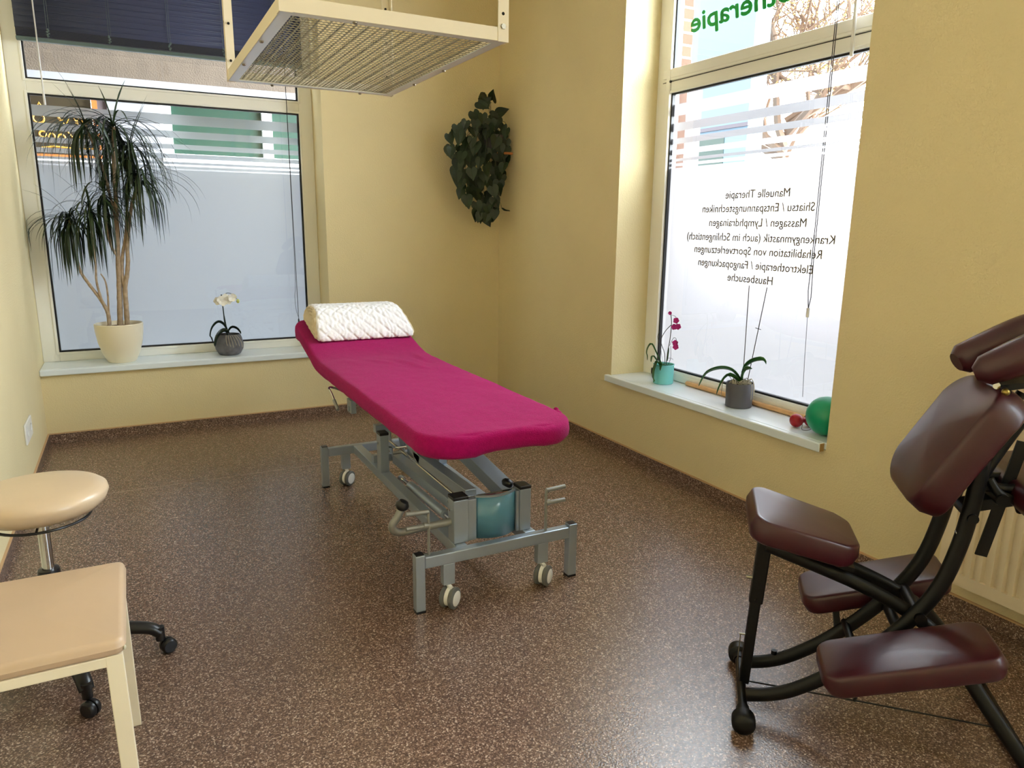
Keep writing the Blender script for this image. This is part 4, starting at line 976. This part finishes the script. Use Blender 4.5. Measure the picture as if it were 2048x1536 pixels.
# stick, ball and dumb-bell on the sill
b = MB(); b.cyl((.2335, -2.14, SZ+.015), (.2335, -3.07, SZ+.015), .0140, 18)
tag(b.build('wooden_stick', 'wood', smooth=True), 'pale wooden rod lying along the lettered window sill', 'stick')
b = MB(); b.ball((.105, -3.262, SZ+.093), .093, n=40)
tag(b.build('exercise_ball', 'ballgreen', smooth=True), 'green rubber exercise ball in the right corner of the lettered window sill', 'ball')
t = root('red_rattle', (.12, -3.11, SZ), 'two red rubber balls joined by a cord, beside the green exercise ball', 'exercise balls')
b = MB(); b.ball((.090, -3.105, SZ+.034), .033, n=24); b.build('ball', 'ballred', t, smooth=True)
b = MB(); b.ball((.165, -3.125, SZ+.034), .033, n=24); b.build('ball', 'ballred', t, smooth=True)
b = MB(); b.lathe([(.024, 0), (.013, .018), (.013, .028), (.024, .046)], (.107, -3.11, SZ+.034), 18, (.96, -.26, 0)); b.build('neck', 'ballred', t, smooth=True)
b = MB(); b.tube(smooth_pts([(.10, -3.135, SZ+.02), (.075, -3.155, SZ+.003), (.09, -3.175, SZ+.0025), (.13, -3.165, SZ+.004), (.15, -3.15, SZ+.02)], 4), .0014, 5); b.build('loop_cord', 'cord', t)

# ------------------------------------------------------------------ corner shelf and trailing plant
b = MB(); n = 16; R_ = .24; zz = 1.985
top = [V((-.0015, -.0015, zz))]+[V((-.0015-R_*math.cos(PI/2*i/n), -.0015-R_*math.sin(PI/2*i/n), zz)) for i in range(n+1)]
k = len(top); vs_ = top+[v+V((0, 0, .018)) for v in top]; b.add(vs_, [tuple(range(k)), tuple(range(2*k-1, k-1, -1))]+[(i, (i+1) % k, k+(i+1) % k, k+i) for i in range(k)])
tag(b.build('corner_shelf', 'terra', bevel=.003), 'small terracotta coloured corner shelf under the trailing plant', 'shelf')
HC = V((-.125, -.125, zz+.0185))
t = root('trailing_philodendron', HC, 'dark trailing heart leaf plant on the small shelf in the room corner', 'potted plant')
b = MB(); b.lathe([(0, 0), (.06, 0), (.085, .12), (.088, .13), (.083, .13), (.08, .11)], HC, 28); b.build('pot', 'greypot', t, smooth=True)
b = MB(); b.lathe([(.082, .112), (0, .115)], HC, 20); b.build('soil', 'soil', t)
ROWS = [(2.343, -.267, -.128), (2.236, -.395, -.05), (2.162, -.511, -.03), (2.095, -.544, -.03), (2.03, -.541, -.03), (1.966, -.52, -.037), (1.901, -.513, -.045), (1.835, -.494, -.06), (1.769, -.465, -.075), (1.703, -.45, -.123), (1.604, -.327, -.114), (1.535, -.327, -.122), (1.466, -.249, -.217)]
rn = random.Random(5)
def rowx(z):
    for (z0, a0, b0), (z1, a1, b1) in zip(ROWS, ROWS[1:]):
        if z1 <= z <= z0: s_ = (z0-z)/(z0-z1); return a0+(a1-a0)*s_, b0+(b1-b0)*s_
    return ROWS[-1][1:]
def heart(b, c, tip, n_, L_, W_):
    """heart leaf: c stalk point, tip direction, normal"""
    tip = V(tip).normalized(); n_ = V(n_); n_ = (n_-tip*n_.dot(tip)).normalized(); s_ = tip.cross(n_)
    oc = [(-.16, .22), (-.10, .42), (.06, .54), (.26, .54), (.48, .42), (.70, .25), (.88, .10), (1.0, 0)]
    vs_ = [V(c)]; left = [V(c)+tip*L_*u+s_*W_*v+n_*L_*(.10*v-.12*u*u) for u, v in oc]; right = [V(c)+tip*L_*u-s_*W_*v+n_*L_*(.10*v-.12*u*u) for u, v in oc]
    mid = [V(c)+tip*L_*u-n_*L_*.12*u*u-n_*.003 for u in (.0, .12, .26, .48, .70, .88, 1.0)]
    b.add([V(c)]+left+mid[1:], [(0, 1, 2, 3), (0, 3, 9), (3, 4, 10, 9), (4, 5, 11, 10), (5, 6, 12, 11), (6, 7, 13, 12), (7, 8, 13)])
    b.add([V(c)]+right+mid[1:], [(0, 3, 2, 1), (0, 9, 3), (3, 9, 10, 4), (4, 10, 11, 5), (5, 11, 12, 6), (6, 12, 13, 7), (7, 13, 8)])
vb = MB(); cand = []
z = 2.35
vd = V((.45, .89, 0))            # rough direction from the room's middle into the corner
while z > 1.50:
    a, c = rowx(z); wdt = c-a; m = max(1, int(wdt/.062))
    for i in range(m):
        fx = (i+rn.uniform(.15, .85))/m; x = a+wdt*fx; y = -.22+rn.uniform(-.10, .09)
        x += (y+.22)*.52; x = min(x, -.035); y = min(y, -.04)
        cand.append(V((x, y, z+rn.uniform(-.02, .03))))
    z -= .043
cand += [V((-.40, -.25, 1.66)), V((-.30, -.22, 1.56)), V((-.26, -.24, 1.545)), V((-.15, -.23, 1.56)), V((-.18, -.25, 1.55)), V((-.43, -.24, 1.78)), V((-.23, -.22, 1.52)), V((-.53, -.22, 2.02)), V((-.21, -.2, 2.40)), V((-.16, -.2, 2.38)), V((-.28, -.2, 2.36))]
for p in cand:
    up = p.z > 2.28
    b = MB(); L_ = rn.uniform(.075, .105); tip = V((rn.uniform(-.45, .45), rn.uniform(-.3, .1), -1)) if not up else V((rn.uniform(-.8, .8), -.4, rn.uniform(-.4, .6)))
    nn = V((-.45+rn.uniform(-.7, .7), -.85+rn.uniform(-.3, .3), .35))
    heart(b, p, tip, nn, L_, L_*.86)
    for v in b.v:
        v.x = min(v.x, -.012); v.y = min(v.y, -.012)
    b.build('leaf', 'leafdark', t, smooth=True)
top_c = HC+V((0, 0, .12))
for p in rn.sample(cand, 34):
    up_h = max(p.z, top_c.z)+.05
    vb.tube([V((min(q.x, -.015), min(q.y, -.015), q.z)) for q in smooth_pts([top_c, V(((top_c.x+p.x)/2, (top_c.y+p.y)/2-.02, up_h)), V((p.x*.9+top_c.x*.1, p.y*.9+top_c.y*.1, max(p.z+.05, (up_h+p.z)/2))), p], 4)], .0018, 5)
vb.tube(smooth_pts([(-.21, -.26, 1.78), (-.17, -.27, 1.70), (-.13, -.28, 1.62), (-.115, -.28, 1.575)], 4), .0018, 5)
vb.build('vine', 'leafdark', t, smooth=True)
b = MB(); oleaf(b, [(-.115, -.28, 1.575), (-.085, -.28, 1.555), (-.04, -.28, 1.553)], .016, (0, -1, .3)); b.build('leaf', 'leafdark', t, smooth=True)

# ------------------------------------------------------------------ outside: street behind window 1
struct(MB().box(-14, 22, -12, 26, -.45, -.35).build('ground', 'pave'))
bl = root('building_across_street', (-2, 4.3, -.35), 'brown rendered house with white band and green windows behind the wide window', 'building')
YB = 4.0
b = MB(); b.box(-9, 4.6, YB, YB+.4, 2.965, 10.5); b.build('upper_wall', 'plasterbrown', bl)
b = MB(); b.box(-9, 4.6, YB-.05, YB+.4, 2.89, 2.965); b.box(-2.813, -2.293, YB-.05, YB+.4, 2.80, 2.89); build_each(b, 'white_band', 'facadewhite', bl)
b = MB(); b.box(-9, 4.6, YB+.02, YB+.4, 2.80, 2.89); b.build('lintel', 'plasterbrown', bl)
b = MB(); b.box(-2.806, -2.293, YB-.01, YB+.4, -.35, 2.80); b.box(-9, 4.6, YB, YB+.4, -.35, 2.055); build_each(b, 'lower_wall', 'facadewhite', bl)
b = MB(); b.box(-9, -2.806, YB-.02, YB+.02, 2.055, 2.085); b.box(-2.293, 4.6, YB-.06, YB+.02, 2.14, 2.20); b.box(-2.293, 4.6, YB-.03, YB+.02, 2.055, 2.14); build_each(b, 'window_ledge', 'whiteplastic', bl)
b = MB(); b.box(-9, -2.96, YB+.05, YB+.1, 2.13, 2.80); p = b.build('shop_window', 'shopdark', bl)
g = MB()
def squig(pts): g.tube([V((x, YB+.045, z)) for x, z in pts], .011, 6)
squig([(-3.47, 2.60), (-3.44, 2.66), (-3.41, 2.60)]); squig([(-3.30, 2.56), (-3.22, 2.44), (-3.16, 2.56), (-3.10, 2.46)]); squig([(-3.12, 2.47), (-3.08, 2.56), (-3.05, 2.47), (-3.01, 2.55), (-2.98, 2.48)])
for x, z, r in ((-3.46, 2.50, .05), (-3.44, 2.34, .03), (-3.36, 2.32, .03), (-3.27, 2.31, .035), (-3.25, 2.52, .03)): squig([(x+r*math.cos(2*PI*i/14), z+r*math.sin(2*PI*i/14)) for i in range(15)])
squig([(-3.50, 2.19), (-3.35, 2.22), (-3.10, 2.20), (-2.97, 2.215)]); squig([(-3.22, 2.40), (-3.15, 2.30), (-3.05, 2.36)])
g.build('graffiti', 'gold', p)
b = MB(); b.box(-9, -2.9, YB, YB+.06, 2.095, 2.135); b.box(-2.955, -2.90, YB, YB+.06, 2.13, 2.80); build_each(b, 'shop_frame', 'orange', bl)
b = MB(); b.box(-2.90, -2.806, YB+.03, YB+.06, 2.055, 2.80); b.build('downpipe_panel', 'greywood', bl)
b = MB(); b.box(-2.293, 4.6, YB+.06, YB+.1, 2.20, 2.80); b.build('green_window', 'greenglass', bl)
b = MB()
for x0, x1 in ((-2.293, -2.17), (-1.183, -1.068), (-.1, .02), (.9, 1.02), (2.0, 2.12)): b.box(x0, x1, YB-.01, YB+.07, 2.20, 2.80)
build_each(b, 'window_mullion', 'whiteplastic', bl)
# ------------------------------------------------------------------ outside window 2
t = root('brick_pier', (1.0, -.8, -.35), 'red brick pier outside at the left of the lettered window', 'pier')
b = MB(); b.box(.43, 1.0, -1.10, -.30, -.35, 5.2); b.build('brickwork', 'brick', t)
b = MB(); b.box(.86, 1.0, -1.242, -1.105, -.35, 2.46); b.build('grey_post', 'greywood', t)
t = root('white_house', (8.2, 9, -.35), 'pale rendered house seen through the lettered window behind the brick pier', 'building')
b = MB(); b.box(8, 8.4, 5.40, 14, -.35, 7.5); b.build('wall', 'facadeblue', t)
b = MB(); b.box(7.9, 8.05, 5.35, 14.0, 4.55, 4.62); b.box(7.96, 8.04, 5.36, 14.0, 3.35, 3.42); build_each(b, 'cornice', 'greywood', t)
b = MB(); b.box(7.99, 8.02, 6.0, 6.9, 2.2, 3.2); b.build('house_window', 'greenglass', t)
# tree
t = root('street_tree', (11.7, 7.85, -.35), 'leafless budding tree outside the lettered window', 'tree')
rt = random.Random(21); tb = MB(); tw = MB(); bd = MB()
def branch(p, d, L_, r, lev):
    k = 5; pts = [p.copy()]; q = p.copy(); dd = d.copy()
    for i in range(k):
        dd = (dd+V((rt.uniform(-.22, .22), rt.uniform(-.22, .22), rt.uniform(-.12, .20)))).normalized(); q = q+dd*(L_/k); pts.append(q.copy())
        if lev >= 2:
            for _ in range(2):
                c = q+V((rt.uniform(-.06, .06), rt.uniform(-.06, .06), rt.uniform(-.06, .06))); a = V((rt.uniform(-1, 1), rt.uniform(-1, 1), rt.uniform(-1, 1))).normalized()*.030; e_ = a.orthogonal().normalized()*.013
                bd.add([c-a, c+e_, c+a, c-e_], [(0, 1, 2, 3)])
    (tb if lev < 2 else tw).tube(pts, [r*(1-.5*i/k) for i in range(k+1)], 6 if lev < 2 else 4)
    if lev >= 4: return
    nch = (5, 4, 4, 3)[lev]
    for i in range(nch):
        a = pts[rt.choice((2, 3, 4, 5))]; nd = (dd*.6+V((rt.uniform(-1, 1), rt.uniform(-1, 1), rt.uniform(-.35, .8)))).normalized()
        branch(a.copy(), nd, L_*rt.uniform(.5, .78), r*.52, lev+1)
tb.tube([V((11.7, 7.85, -.35)), V((11.72, 7.87, 1.2)), V((11.7, 7.9, 3.0))], [.28, .24, .2], 10)
for k in range(8):
    a = k*PI/4+.3; branch(V((11.7, 7.9, 2.7+.18*k)), V((math.cos(a), math.sin(a)*1.1, .75)).normalized(), 2.75, .11, 0)
tb.build('trunk', 'bark2', t, smooth=True); o = tw.build('twigs', 'bark2', t); o['kind'] = 'stuff'; o = bd.build('buds', 'bud', t); o['kind'] = 'stuff'
